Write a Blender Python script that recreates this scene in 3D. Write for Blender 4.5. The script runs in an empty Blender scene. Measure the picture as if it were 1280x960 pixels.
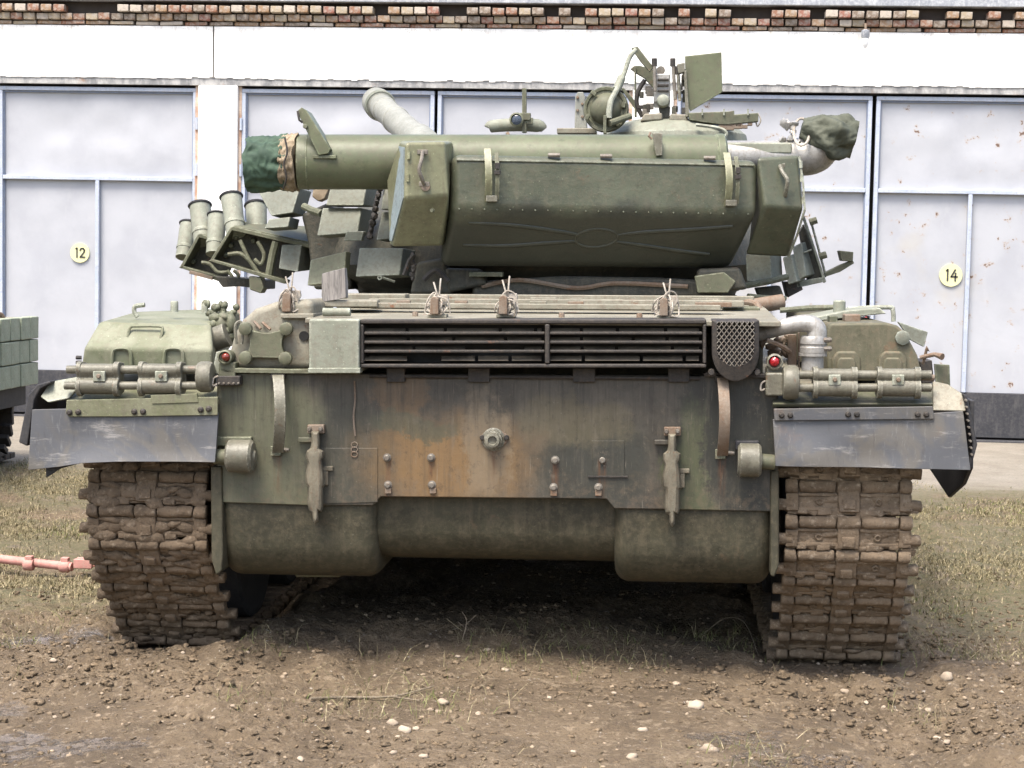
import bpy, bmesh, math, random
import numpy as np
from mathutils import Vector, Matrix, noise

random.seed(7)
rng = np.random.default_rng(7)
S = bpy.context.scene
C = S.collection
R = math.radians

# ------------------------------------------------------------------ camera
F = 2226.0                       # focal length in pixels of the 1280 wide photograph
CAM = Vector((0.6, -7.0, 1.65))
YAW, PITCH, ROLL = R(4.5), R(3.9), 0.0193
fwd = Vector((-math.sin(YAW) * math.cos(PITCH), math.cos(YAW) * math.cos(PITCH), -math.sin(PITCH)))
rt = Vector((math.cos(YAW), math.sin(YAW), 0))
up = rt.cross(fwd)
rt, up = rt * math.cos(ROLL) + up * math.sin(ROLL), up * math.cos(ROLL) - rt * math.sin(ROLL)
cd = bpy.data.cameras.new('camera')
cd.sensor_width = 36
cd.lens = F / 1280 * 36
cd.clip_end = 2000
cam = bpy.data.objects.new('camera', cd)
C.objects.link(cam)
M3 = Matrix((rt, up, -fwd)).transposed()
cam.matrix_world = Matrix.Translation(CAM) @ M3.to_4x4()
S.camera = cam

# ------------------------------------------------------------------ sky, sun, exposure
SUN_EL, SUN_AZ = R(64), R(206)          # azimuth measured from +Y clockwise: behind the camera, to the left
w = bpy.data.worlds.new('World')
S.world = w
w.use_nodes = True
nt = w.node_tree
sky = nt.nodes.new('ShaderNodeTexSky')
sky.sky_type = 'NISHITA'
sky.sun_disc = False
sky.sun_elevation = SUN_EL
sky.sun_rotation = SUN_AZ
sky.dust_density = 4.0
sky.air_density = 1.0
sky.ozone_density = 1.0
nt.links.new(sky.outputs[0], nt.nodes['Background'].inputs[0])
nt.nodes['Background'].inputs[1].default_value = 0.10
sd = bpy.data.lights.new('sun', 'SUN')
sd.energy = 1.5
sd.angle = R(24)
sd.color = (1.0, 0.945, 0.86)
sun = bpy.data.objects.new('sun', sd)
C.objects.link(sun)
sdir = Vector((math.sin(SUN_AZ) * math.cos(SUN_EL), math.cos(SUN_AZ) * math.cos(SUN_EL), math.sin(SUN_EL)))
sun.rotation_euler = sdir.to_track_quat('Z', 'Y').to_euler()
S.view_settings.view_transform = 'Standard'
S.view_settings.look = 'None'
S.view_settings.exposure = 2.08
S.view_settings.gamma = 1.0

# ------------------------------------------------------------------ helpers
TILT = -0.0145                   # the tank stands on ground that rises to the right
RT = Matrix.Rotation(TILT, 3, 'Y')
RTI = RT.inverted()


def W(px, py, Y):                # a point of the place seen at a pixel, at distance Y ahead of the tank's rear plate
    d = fwd + rt * ((px - 640) / F) + up * ((480 - py) / F)
    return CAM + d * ((Y - CAM.y) / d.y)


def T(px, py, Y):                # the same in the tank's own frame
    return RTI @ W(px, py, Y)


def mpp(Y):
    return (Y - CAM.y) / F


def new():
    return bmesh.new()


def obj(name, bm, mat, parent=None, bev=0.004, seg=2, ang=35, recalc=True, coll=C):
    if recalc:
        bmesh.ops.recalc_face_normals(bm, faces=bm.faces)
    me = bpy.data.meshes.new(name)
    bm.to_mesh(me)
    bm.free()
    if mat:
        me.materials.append(mat)
    me.shade_smooth()
    me.set_sharp_from_angle(angle=R(ang))
    o = bpy.data.objects.new(name, me)
    coll.objects.link(o)
    if parent:
        o.parent = parent
    if bev:
        m = o.modifiers.new('bevel', 'BEVEL')
        m.width = bev
        m.segments = seg
        m.limit_method = 'ANGLE'
        m.angle_limit = R(40)
        m.harden_normals = True
    return o


def empty(name, parent=None, loc=(0, 0, 0)):
    o = bpy.data.objects.new(name, None)
    C.objects.link(o)
    o.location = loc
    if parent:
        o.parent = parent
    return o


def tag(o, label=None, cat=None, group=None, kind=None):
    if label: o['label'] = label
    if cat: o['category'] = cat
    if group: o['group'] = group
    if kind: o['kind'] = kind
    return o


def box(bm, c, s, rot=None):
    m = Matrix.Translation(Vector(c)) @ (rot.to_4x4() if rot else Matrix.Identity(4)) @ Matrix.Diagonal((s[0], s[1], s[2], 1))
    return bmesh.ops.create_cube(bm, size=1, matrix=m)['verts']


def loft(bm, loops, cap=True, closed=True):
    vs = [[bm.verts.new(p) for p in l] for l in loops]
    n = len(vs[0])
    for a, b in zip(vs, vs[1:]):
        for i in range(n if closed else n - 1):
            j = (i + 1) % n
            bm.faces.new((a[i], a[j], b[j], b[i]))
    if cap and closed:
        bm.faces.new(vs[0][::-1])
        bm.faces.new(vs[-1])
    return vs


def prism(bm, pts, Y0, Y1, f=T):           # outline seen at Y0, carried straight back to Y1
    a = [f(x, y, Y0) for x, y in pts]
    d = Y1 - Y0
    loft(bm, [a, [p + Vector((0, d, 0)) for p in a]])


def pbox(bm, x0, y0, x1, y1, Y0, Y1, f=T):
    prism(bm, [(x0, y0), (x1, y0), (x1, y1), (x0, y1)], Y0, Y1, f)


def hexa(bm, f4, Yf, b4, Yb):
    loft(bm, [[T(x, y, Yf[i] if isinstance(Yf, (list, tuple)) else Yf) for i, (x, y) in enumerate(f4)],
              [T(x, y, Yb[i] if isinstance(Yb, (list, tuple)) else Yb) for i, (x, y) in enumerate(b4)]])


def frame_of(d):
    d = d.normalized()
    a = Vector((0, 0, 1)) if abs(d.z) < 0.9 else Vector((1, 0, 0))
    u = d.cross(a).normalized()
    return u, d.cross(u).normalized()


def tube(bm, pts, r, n=8, smooth=0, cap=True):
    pts = [Vector(p) for p in pts]
    rs = list(r) if isinstance(r, (list, tuple)) else [r] * len(pts)
    if smooth and len(pts) > 2:
        q, qr = [], []
        for i in range(len(pts) - 1):
            p0, p1, p2, p3 = pts[max(i - 1, 0)], pts[i], pts[i + 1], pts[min(i + 2, len(pts) - 1)]
            for k in range(smooth):
                t = k / smooth
                q.append(0.5 * ((2 * p1) + (p2 - p0) * t + (2 * p0 - 5 * p1 + 4 * p2 - p3) * t * t + (3 * p1 - p0 - 3 * p2 + p3) * t ** 3))
                qr.append(rs[i] * (1 - t) + rs[i + 1] * t)
        q.append(pts[-1]); qr.append(rs[-1])
        pts, rs = q, qr
    loops = []
    u = None
    for i, p in enumerate(pts):
        d = (pts[min(i + 1, len(pts) - 1)] - pts[max(i - 1, 0)]).normalized()
        if u is None:
            u, v = frame_of(d)
        else:
            u = (u - d * u.dot(d)).normalized()
            v = d.cross(u)
        loops.append([p + (u * math.cos(2 * math.pi * k / n) + v * math.sin(2 * math.pi * k / n)) * rs[i] for k in range(n)])
    loft(bm, loops, cap)


def cyl(bm, p0, p1, r, r1=None, n=20):
    tube(bm, [p0, p1], [r, r if r1 is None else r1], n)


def lathe(bm, o, axis, prof, n=24):         # prof: (distance along the axis, radius)
    axis = Vector(axis).normalized()
    u, v = frame_of(axis)
    o = Vector(o)
    loft(bm, [[o + axis * d + (u * math.cos(2 * math.pi * k / n) + v * math.sin(2 * math.pi * k / n)) * max(r, 1e-4) for k in range(n)] for d, r in prof])


def blob(bm, c, s, sub=1, jit=0.25, seed=0, rot=None):
    vs = bmesh.ops.create_icosphere(bm, subdivisions=sub, radius=1)['verts']
    q = rot or Matrix.Rotation(random.random() * 6.28, 3, 'Z')
    for v in vs:
        k = 1 + jit * noise.noise(v.co * 1.6 + Vector((seed * 3.1, seed * 1.7, seed)))
        v.co = Vector(c) + q @ Vector((v.co.x * s[0] * k, v.co.y * s[1] * k, v.co.z * s[2] * k))
    return vs


def rough_up(bm, amp, freq, seed=0):
    for v in bm.verts:
        p = v.co * freq + Vector((seed * 7.3, seed, seed * 2.1))
        v.co += Vector((noise.noise(p), noise.noise(p + Vector((31, 0, 0))), noise.noise(p + Vector((0, 17, 5))))) * amp


def bolt(bm, c, axis=(0, -1, 0), r=0.014, h=0.014):
    lathe(bm, c, axis, [(-0.01, r), (h * 0.7, r), (h, r * 0.75)], 8)


# ------------------------------------------------------------------ materials
class Nodes:
    def __init__(self, name, rough=0.6, metal=0.0, spec=0.4):
        self.m = bpy.data.materials.new(name)
        self.m.use_nodes = True
        self.t = self.m.node_tree
        self.b = self.t.nodes['Principled BSDF']
        self.b.inputs['Roughness'].default_value = rough
        self.b.inputs['Metallic'].default_value = metal
        self.b.inputs['Specular IOR Level'].default_value = spec
        self.co = self.t.nodes.new('ShaderNodeTexCoord').outputs['Object']

    def n(self, typ, **kw):
        x = self.t.nodes.new(typ)
        for k, v in kw.items():
            if hasattr(x, k):
                setattr(x, k, v)
            else:
                self.put(x.inputs[k], v)
        return x

    def put(self, sock, v):
        if hasattr(v, 'is_linked') or isinstance(v, bpy.types.NodeSocket):
            self.t.links.new(v, sock)
        else:
            sock.default_value = (*v, 1) if sock.type == 'RGBA' and len(v) == 3 else v

    def noise(self, scale, detail=4, rough=0.55, stretch=None, off=None, dist=0.0, vec=None):
        v = vec or self.co
        if stretch or off:
            mp = self.n('ShaderNodeMapping')
            self.t.links.new(v, mp.inputs[0])
            if stretch: mp.inputs['Scale'].default_value = stretch
            if off: mp.inputs['Location'].default_value = off
            v = mp.outputs[0]
        x = self.n('ShaderNodeTexNoise')
        self.t.links.new(v, x.inputs['Vector'])
        x.inputs['Scale'].default_value = scale
        x.inputs['Detail'].default_value = detail
        x.inputs['Roughness'].default_value = rough
        x.inputs['Distortion'].default_value = dist
        return x.outputs['Fac']

    def step(self, fac, a, b):
        x = self.n('ShaderNodeMapRange', interpolation_type='SMOOTHSTEP')
        self.put(x.inputs['Value'], fac)
        x.inputs['From Min'].default_value = a
        x.inputs['From Max'].default_value = b
        return x.outputs[0]

    def mix(self, fac, a, b, blend='MIX'):
        x = self.n('ShaderNodeMix', data_type='RGBA', blend_type=blend)
        self.put(x.inputs[0], fac)
        self.put(x.inputs[6], a)
        self.put(x.inputs[7], b)
        return x.outputs[2]

    def math(self, op, a, b=0.0, c=0.0):
        x = self.n('ShaderNodeMath', operation=op)
        self.put(x.inputs[0], a)
        self.put(x.inputs[1], b)
        self.put(x.inputs[2], c)
        return x.outputs[0]

    def bump(self, h, strength=0.3, dist=0.01):
        x = self.n('ShaderNodeBump')
        x.inputs['Strength'].default_value = strength
        x.inputs['Distance'].default_value = dist
        self.t.links.new(h, x.inputs['Height'])
        self.t.links.new(x.outputs[0], self.b.inputs['Normal'])

    def color(self, c):
        self.put(self.b.inputs['Base Color'], c)

    def rough(self, r):
        self.put(self.b.inputs['Roughness'], r)


RUST = (0.16, 0.062, 0.025)


def paint(name, c1, c2, dirt=(0.10, 0.085, 0.06), rust=0.25, scale=5.0, rough=0.62, streak=0.5, metal=0.0, bump=0.25, chip=0.5, spec=0.35, wear=0.0):
    N = Nodes(name, rough, metal, spec)
    col = N.mix(N.step(N.noise(scale, 5, 0.6), 0.35, 0.65), c1, c2)
    fine = N.noise(scale * 9, 4, 0.7)
    col = N.mix(N.math('MULTIPLY', N.step(fine, 0.42, 0.7), 0.45), col, dirt)
    st = N.noise(scale * 2.2, 5, 0.62, stretch=(3.2, 3.2, 0.45), off=(2, 1, 5))
    col = N.mix(N.math('MULTIPLY', N.step(st, 0.48, 0.74), streak), col, dirt)
    mo = N.noise(scale * 3.3, 8, 0.78, off=(3, 9, 4))
    col = N.mix(N.math('MULTIPLY', N.step(mo, 0.50, 0.66), 0.38), col, tuple(0.55 * a + 0.75 * d for a, d in zip(c1, dirt)))
    gr = N.noise(scale * 5.5, 8, 0.8, off=(8, 2, 6))
    col = N.mix(N.math('MULTIPLY', N.step(gr, 0.53, 0.68), 0.5), col, tuple(x * 0.5 for x in c2))
    if chip:
        ch = N.step(N.noise(scale * 22, 3, 0.6, off=(7, 3, 1)), 0.66, 0.72)
        col = N.mix(N.math('MULTIPLY', ch, chip), col, tuple(min(1, x * 2.1 + 0.03) for x in c1))
    if wear:
        bv = N.n('ShaderNodeBevel', samples=3)
        bv.inputs['Radius'].default_value = 0.014
        ge = N.t.nodes.new('ShaderNodeNewGeometry')
        dt = N.t.nodes.new('ShaderNodeVectorMath'); dt.operation = 'DOT_PRODUCT'
        N.t.links.new(bv.outputs[0], dt.inputs[0]); N.t.links.new(ge.outputs['Normal'], dt.inputs[1])
        em = N.step(dt.outputs['Value'], 0.985, 0.93)
        em = N.math('MULTIPLY', em, N.step(N.noise(scale * 7, 5, 0.7, off=(1, 9, 5)), 0.44, 0.58))
        col = N.mix(N.math('MULTIPLY', em, wear), col, tuple(min(1, x * 1.9 + 0.05) for x in c1))
    if rust:
        r = N.step(N.math('ADD', N.noise(scale * 1.6, 6, 0.7, off=(11, 5, 2)), N.math('MULTIPLY', fine, 0.25)), 0.74, 0.84)
        col = N.mix(N.math('MULTIPLY', r, rust), col, RUST)
    N.color(col)
    N.rough(N.math('ADD', N.math('MULTIPLY', fine, 0.25), rough - 0.12))
    N.bump(N.math('ADD', fine, N.math('MULTIPLY', N.noise(scale * 2, 3), 0.7)), bump, 0.006)
    return N.m


M = {}
M['olive'] = paint('olive_paint', (0.100, 0.104, 0.064), (0.068, 0.072, 0.044), rust=0.25, wear=0.7)
M['pale'] = paint('dusty_pale_green_paint', (0.225, 0.235, 0.185), (0.175, 0.185, 0.14), dirt=(0.15, 0.13, 0.10), rust=0.15, streak=0.4, wear=0.7)
M['box'] = paint('stowage_green_paint', (0.080, 0.088, 0.058), (0.056, 0.062, 0.040), dirt=(0.095, 0.085, 0.058), rust=0.12, scale=3.4, rough=0.40, streak=0.5, bump=0.4, wear=0.7)
def shade_box(base):  # shade of the overhanging lower half painted into the colour, with a ragged edge
    m = M['box'].copy(); m.name = 'stowage_green_paint_with_painted_shade'
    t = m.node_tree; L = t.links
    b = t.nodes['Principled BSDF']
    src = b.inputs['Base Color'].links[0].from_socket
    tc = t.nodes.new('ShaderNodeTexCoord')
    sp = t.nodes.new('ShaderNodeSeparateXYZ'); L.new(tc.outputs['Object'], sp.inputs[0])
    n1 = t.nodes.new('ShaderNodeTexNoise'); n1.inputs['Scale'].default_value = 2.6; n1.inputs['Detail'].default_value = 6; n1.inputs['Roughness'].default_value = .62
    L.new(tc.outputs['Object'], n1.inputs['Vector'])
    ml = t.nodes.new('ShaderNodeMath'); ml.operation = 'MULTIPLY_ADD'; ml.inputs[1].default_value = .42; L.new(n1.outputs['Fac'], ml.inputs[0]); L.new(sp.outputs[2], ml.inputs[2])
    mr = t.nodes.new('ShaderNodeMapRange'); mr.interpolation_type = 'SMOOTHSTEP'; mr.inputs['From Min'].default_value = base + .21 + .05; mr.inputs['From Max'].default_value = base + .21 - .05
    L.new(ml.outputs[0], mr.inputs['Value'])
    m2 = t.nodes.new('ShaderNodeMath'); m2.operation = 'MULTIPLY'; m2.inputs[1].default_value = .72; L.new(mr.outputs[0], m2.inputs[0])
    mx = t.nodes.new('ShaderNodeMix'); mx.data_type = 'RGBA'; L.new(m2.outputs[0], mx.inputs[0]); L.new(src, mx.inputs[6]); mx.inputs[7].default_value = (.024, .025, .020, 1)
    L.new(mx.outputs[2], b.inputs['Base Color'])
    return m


M['boxshade'] = shade_box(1.90)
M['boxpale'] = paint('faded_green_bin_paint', (0.185, 0.185, 0.108), (0.135, 0.138, 0.08), dirt=(0.10, 0.085, 0.055), rust=0.2, scale=4.0, rough=0.42, streak=0.5, bump=0.2, wear=0.7)
M['tubegreen'] = paint('snorkel_green_paint', (0.108, 0.120, 0.068), (0.082, 0.092, 0.05), rust=0.08, scale=4.0, rough=0.45, streak=0.3, bump=0.12, chip=0.3, wear=0.7)
M['era'] = paint('grey_green_block_paint', (0.165, 0.175, 0.14), (0.13, 0.14, 0.11), rust=0.08, scale=6, streak=0.3, bump=0.1, chip=0.15, wear=0.7)
M['turret'] = paint('turret_cast_paint', (0.050, 0.050, 0.038), (0.030, 0.030, 0.023), rust=0.4, scale=6, streak=0.5, bump=0.6)
M['deck'] = paint('dusty_deck_paint', (0.235, 0.222, 0.172), (0.165, 0.157, 0.118), dirt=(0.13, 0.092, 0.062), rust=0.85, scale=6, streak=0.3)
M['lower'] = paint('grimy_lower_hull', (0.048, 0.045, 0.027), (0.032, 0.030, 0.018), dirt=(0.10, 0.082, 0.052), rust=0.1, scale=4, streak=0.5, bump=0.4)
M['dark'] = paint('dark_brown_metal', (0.034, 0.030, 0.026), (0.022, 0.020, 0.018), dirt=(0.075, 0.06, 0.045), rust=0.35, scale=9, streak=0.4)
M['louvre'] = paint('dusty_brown_louvre', (0.16, 0.135, 0.10), (0.07, 0.06, 0.047), dirt=(0.14, 0.115, 0.085), rust=0.2, scale=9, streak=0.1)
M['black'] = paint('black_void_metal', (0.012, 0.012, 0.011), (0.008, 0.008, 0.008), rust=0.0, chip=0, dirt=(0.02, 0.018, 0.015))
M['clamp'] = paint('greasy_clamp_paint', (0.145, 0.138, 0.104), (0.10, 0.096, 0.07), dirt=(0.075, 0.062, 0.045), rust=0.4, scale=9, rough=0.45, wear=0.7)
M['rusty'] = paint('rusty_steel', (0.17, 0.13, 0.095), (0.14, 0.085, 0.05), dirt=(0.2, 0.17, 0.13), rust=0.8, scale=12)
M['steel'] = paint('worn_bare_steel', (0.20, 0.185, 0.155), (0.14, 0.125, 0.105), dirt=(0.11, 0.08, 0.055), rust=0.5, scale=14, metal=0.3, rough=0.5)
M['silver'] = paint('silver_pipe_paint', (0.36, 0.35, 0.325), (0.28, 0.27, 0.25), dirt=(0.16, 0.14, 0.11), rust=0.15, scale=7, metal=0.35, rough=0.45, streak=0.4, chip=0)
M['gun'] = paint('pale_gun_sleeve', (0.25, 0.255, 0.225), (0.19, 0.195, 0.17), dirt=(0.15, 0.135, 0.105), rust=0.08, scale=7, streak=0.4, chip=0)
M['wire'] = paint('pale_lashing_wire', (0.42, 0.38, 0.32), (0.30, 0.26, 0.21), rust=0.4, scale=20)
M['rubber'] = paint('worn_black_rubber', (0.020, 0.020, 0.022), (0.03, 0.03, 0.032), dirt=(0.06, 0.055, 0.05), rust=0.0, scale=8, rough=0.7, chip=0.2)


def flap_mat():
    N = Nodes('grey_rubber_sheet', 0.42, 0, 0.5)
    col = N.mix(N.step(N.noise(3.0, 4, 0.6, dist=1.5), 0.44, 0.6), (0.066, 0.068, 0.073), (0.092, 0.085, 0.074))
    sc = N.step(N.noise(9, 6, 0.75, stretch=(0.6, 1, 3.5)), 0.56, 0.7)
    col = N.mix(N.math('MULTIPLY', sc, 0.6), col, (0.25, 0.235, 0.215))
    sw = N.step(N.noise(22, 6, 0.75, stretch=(2.6, 1, 0.5), off=(8, 1, 4)), 0.55, 0.72)
    col = N.mix(N.math('MULTIPLY', sw, 0.4), col, (0.22, 0.215, 0.205))
    v = N.step(N.noise(16, 5, 0.7, stretch=(4, 1, 0.7), off=(3, 1, 1)), 0.58, 0.72)
    col = N.mix(N.math('MULTIPLY', v, 0.45), col, (0.04, 0.036, 0.034))
    r = N.step(N.noise(4, 6, 0.7, off=(4, 2, 8)), 0.62, 0.75)
    col = N.mix(N.math('MULTIPLY', r, 0.4), col, (0.14, 0.085, 0.05))
    N.color(col)
    N.rough(N.math('ADD', N.math('MULTIPLY', N.noise(14, 4), 0.4), 0.28))
    N.bump(N.noise(30, 5), 0.25, 0.004)
    return N.m


M['flap'] = flap_mat()


def plate_mat():
    """Old camouflage on the rear plate: a rust brown patch low in the middle, black and green to the sides, run-down dirt."""
    N = Nodes('worn_camouflage_plate', 0.48, 0, 0.4)
    sep = N.n('ShaderNodeSeparateXYZ')
    N.t.links.new(N.co, sep.inputs[0])
    X, Z = sep.outputs[0], sep.outputs[2]
    wob = N.math('MULTIPLY', N.math('SUBTRACT', N.noise(3.2, 9, 0.74), 0.5), 0.46)
    xw = N.math('ADD', X, wob)
    zw = N.math('ADD', Z, N.math('MULTIPLY', N.math('SUBTRACT', N.noise(3.0, 9, 0.74, off=(5, 5, 5)), 0.5), 0.44))

    def blot(cx, cz, rx, rz, soft=0.22):
        a = N.math('DIVIDE', N.math('SUBTRACT', xw, cx), rx)
        b = N.math('DIVIDE', N.math('SUBTRACT', zw, cz), rz)
        d = N.math('SQRT', N.math('ADD', N.math('MULTIPLY', a, a), N.math('MULTIPLY', b, b)))
        return N.step(d, 1 + soft, 1 - soft)
    col = N.mix(N.step(N.noise(4, 5), 0.4, 0.62), (0.068, 0.060, 0.046), (0.046, 0.041, 0.032))
    col = N.mix(blot(-0.95, 0.85, 0.30, 0.42), col, (0.086, 0.087, 0.054))
    col = N.mix(blot(0.92, 0.80, 0.22, 0.55), col, (0.024, 0.025, 0.020))
    col = N.mix(N.math('MULTIPLY', blot(0.78, 0.78, 0.08, 0.3), 0.8), col, (0.070, 0.076, 0.040))
    col = N.mix(blot(-0.60, 0.86, 0.17, 0.25), col, (0.052, 0.050, 0.037))
    col = N.mix(blot(0.40, 0.84, 0.22, 0.19), col, (0.033, 0.033, 0.026))
    col = N.mix(N.math('MULTIPLY', blot(0.30, 1.02, 0.2, 0.12), 0.6), col, (0.10, 0.085, 0.05))
    col = N.mix(N.math('MULTIPLY', blot(-0.37, 1.08, 0.09, 0.16), 0.5), col, (0.135, 0.085, 0.042))
    col = N.mix(N.math('MULTIPLY', blot(-0.18, 0.86, 0.31, 0.17, 0.5), 0.9), col, (0.165, 0.100, 0.043))
    col = N.mix(N.math('MULTIPLY', blot(-0.04, 0.93, 0.10, 0.2), 0.7), col, (0.165, 0.13, 0.085))
    col = N.mix(N.math('MULTIPLY', blot(-0.33, 1.0, 0.18, 0.05), 0.7), col, (0.060, 0.064, 0.042))
    st = N.noise(9, 6, 0.7, stretch=(3.4, 1, 0.25))
    col = N.mix(N.math('MULTIPLY', N.step(st, 0.46, 0.7), 0.32), col, (0.032, 0.028, 0.022))
    st2 = N.noise(13, 6, 0.7, stretch=(3.0, 1, 0.3), off=(3, 3, 3))
    col = N.mix(N.math('MULTIPLY', N.step(st2, 0.52, 0.70), 0.22), col, (0.15, 0.125, 0.092))
    runs = None
    for (bx_, bz_) in [(T(x, y, 0).x, T(x, y, 0).z) for x, y in ((484, 572), (539, 572), (485, 606), (540, 606), (617, 552), (694, 575), (753, 575), (394, 545), (840, 548), (347, 566), (903, 570))]:
        hw = N.step(N.math('ABSOLUTE', N.math('SUBTRACT', N.math('ADD', X, N.math('MULTIPLY', wob, 0.05)), bx_)), 0.022, 0.004)
        vv = N.math('MULTIPLY', N.step(Z, bz_ + .01, bz_ - .005), N.step(Z, bz_ - .22, bz_ - .02))
        q = N.math('MULTIPLY', hw, vv)
        runs = q if runs is None else N.math('MAXIMUM', runs, q)
    col = N.mix(N.math('MULTIPLY', runs, N.math('MULTIPLY', N.step(N.noise(22, 5, 0.7, stretch=(3, 1, 0.3)), 0.38, 0.6), 0.75)), col, (0.095, 0.042, 0.018))
    mo = N.noise(7, 7, 0.75, stretch=(1.2, 1, 0.6), off=(1, 7, 2))
    col = N.mix(N.math('MULTIPLY', N.step(mo, 0.5, 0.7), 0.5), col, (0.105, 0.090, 0.066))
    mo2 = N.noise(15, 7, 0.8, stretch=(1.5, 1, 0.5), off=(4, 7, 9))
    col = N.mix(N.math('MULTIPLY', N.step(mo2, 0.55, 0.7), 0.5), col, (0.028, 0.024, 0.02))
    gp = N.noise(26, 8, 0.8, stretch=(1, 1, 0.8), off=(14, 7, 9))
    col = N.mix(N.math('MULTIPLY', N.step(gp, 0.52, 0.66), 0.5), col, (0.026, 0.022, 0.018))
    gp2 = N.noise(19, 8, 0.8, off=(3, 17, 5))
    col = N.mix(N.math('MULTIPLY', N.step(gp2, 0.55, 0.68), 0.45), col, (0.135, 0.11, 0.08))
    sc1 = N.step(N.noise(34, 6, 0.7, stretch=(4.5, 1, 0.16), off=(6, 2, 2)), 0.60, 0.68)
    col = N.mix(N.math('MULTIPLY', sc1, 0.5), col, (0.20, 0.175, 0.135))
    dr = N.math('MULTIPLY', N.step(N.noise(14, 6, 0.7, stretch=(2.6, 1, 0.12), off=(9, 2, 1)), 0.50, 0.62), N.step(Z, 0.88, 1.2))
    col = N.mix(N.math('MULTIPLY', dr, 0.65), col, (0.030, 0.026, 0.021))
    low = N.math('MULTIPLY', N.step(N.math('ADD', Z, N.math('MULTIPLY', N.noise(6, 6, 0.7), 0.5)), 1.12, 0.86), N.step(N.noise(30, 6, 0.75, off=(2, 5, 5)), 0.45, 0.62))
    col = N.mix(N.math('MULTIPLY', low, 0.5), col, (0.12, 0.088, 0.058))
    sp = N.step(N.noise(75, 3, 0.6), 0.68, 0.74)
    col = N.mix(N.math('MULTIPLY', sp, 0.5), col, (0.2, 0.18, 0.14))
    N.color(col)
    N.rough(N.math('ADD', N.math('MULTIPLY', N.noise(12, 5), 0.35), 0.28))
    N.bump(N.math('ADD', N.noise(30, 5), N.math('MULTIPLY', N.noise(5, 3), 1.0)), 0.22, 0.006)
    return N.m


M['plate'] = plate_mat()


def mud_mat(name, a, b, c):
    N = Nodes(name, 0.85, 0, 0.25)
    col = N.mix(N.step(N.noise(7, 6, 0.65), 0.36, 0.64), a, b)
    col = N.mix(N.math('MULTIPLY', N.step(N.noise(34, 7, 0.78), 0.51, 0.66), 0.75), col, c)
    col = N.mix(N.math('MULTIPLY', N.step(N.noise(48, 6, 0.78, off=(3, 3, 9)), 0.53, 0.66), 0.6), col, tuple(x * 0.4 for x in b))
    wet = N.step(N.noise(11, 4, 0.6, off=(5, 9, 1)), 0.55, 0.68)
    col = N.mix(N.math('MULTIPLY', wet, 0.35), col, tuple(x * 0.55 for x in a))
    N.color(col)
    N.rough(N.math('SUBTRACT', 0.88, N.math('MULTIPLY', wet, 0.35)))
    N.bump(N.math('ADD', N.noise(45, 6, 0.7), N.noise(13, 5)), 0.7, 0.012)
    return N.m


M['mudlink'] = mud_mat('muddy_track_steel', (0.205, 0.152, 0.100), (0.135, 0.100, 0.066), (0.31, 0.25, 0.18))
M['mudheavy'] = mud_mat('mud_caked_track_steel', (0.165, 0.120, 0.078), (0.105, 0.076, 0.049), (0.27, 0.21, 0.145))
M['mudclod'] = mud_mat('loose_mud', (0.170, 0.124, 0.077), (0.105, 0.077, 0.048), (0.27, 0.205, 0.138))


def flat(name, c, rough=0.6, spec=0.4, var=0.12, scale=30, metal=0):
    N = Nodes(name, rough, metal, spec)
    N.color(N.mix(N.noise(scale, 4), tuple(x * (1 - var) for x in c), tuple(min(1, x * (1 + var)) for x in c)))
    N.bump(N.noise(scale * 2, 4), 0.1, 0.003)
    return N.m


def lens(name, c):
    N = Nodes(name, 0.12, 0, 0.6)
    v = N.n('ShaderNodeTexVoronoi')
    N.t.links.new(N.co, v.inputs['Vector'])
    v.inputs['Scale'].default_value = 160
    N.color(N.mix(N.step(v.outputs['Distance'], 0.2, 0.6), c, tuple(x * 0.6 for x in c)))
    N.bump(v.outputs['Distance'], 0.4, 0.003)
    return N.m


M['redlens'] = lens('red_lamp_glass', (0.40, 0.012, 0.018))
M['amberlens'] = lens('dull_orange_red_lamp_glass', (0.20, 0.032, 0.016))
M['lensblue'] = lens('dark_optic_glass', (0.05, 0.065, 0.09))


def cloth(name, c1, c2):
    N = Nodes(name, 0.75, 0, 0.3)
    f = N.noise(14, 5, 0.65, dist=1)
    N.color(N.mix(N.step(f, 0.35, 0.65), c1, c2))
    N.bump(N.math('ADD', f, N.math('MULTIPLY', N.noise(140, 2), 0.15)), 0.4, 0.01)
    return N.m


M['greencloth'] = cloth('green_tarpaulin', (0.050, 0.084, 0.055), (0.030, 0.052, 0.035))
M['tancloth'] = cloth('tan_canvas', (0.27, 0.215, 0.145), (0.16, 0.12, 0.075))
M['greycloth'] = cloth('grey_green_canvas', (0.085, 0.09, 0.065), (0.055, 0.06, 0.042))
M['endsheen'] = paint('bin_end_painted_sheen', (0.24, 0.29, 0.30), (0.20, 0.25, 0.26), rust=0.05, scale=5, streak=0.25)  # bright bluish reflection on the bin's end, put into its colour


def wood_mat(name, a, b):
    N = Nodes(name, 0.8)
    N.color(N.mix(N.step(N.noise(30, 5, 0.6, stretch=(3, 3, 0.25), dist=1.2), 0.38, 0.62), a, b))
    N.bump(N.noise(40, 5, 0.6, stretch=(3, 3, 0.2)), 0.4, 0.004)
    return N.m


M['wood'] = wood_mat('weathered_grey_wood', (0.23, 0.21, 0.19), (0.13, 0.12, 0.11))
M['twig'] = wood_mat('dry_twig_bark', (0.20, 0.16, 0.11), (0.12, 0.095, 0.065))

# ------------------------------------------------------------------ the setting: ground
GX0, GX1 = -60, 60


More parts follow.
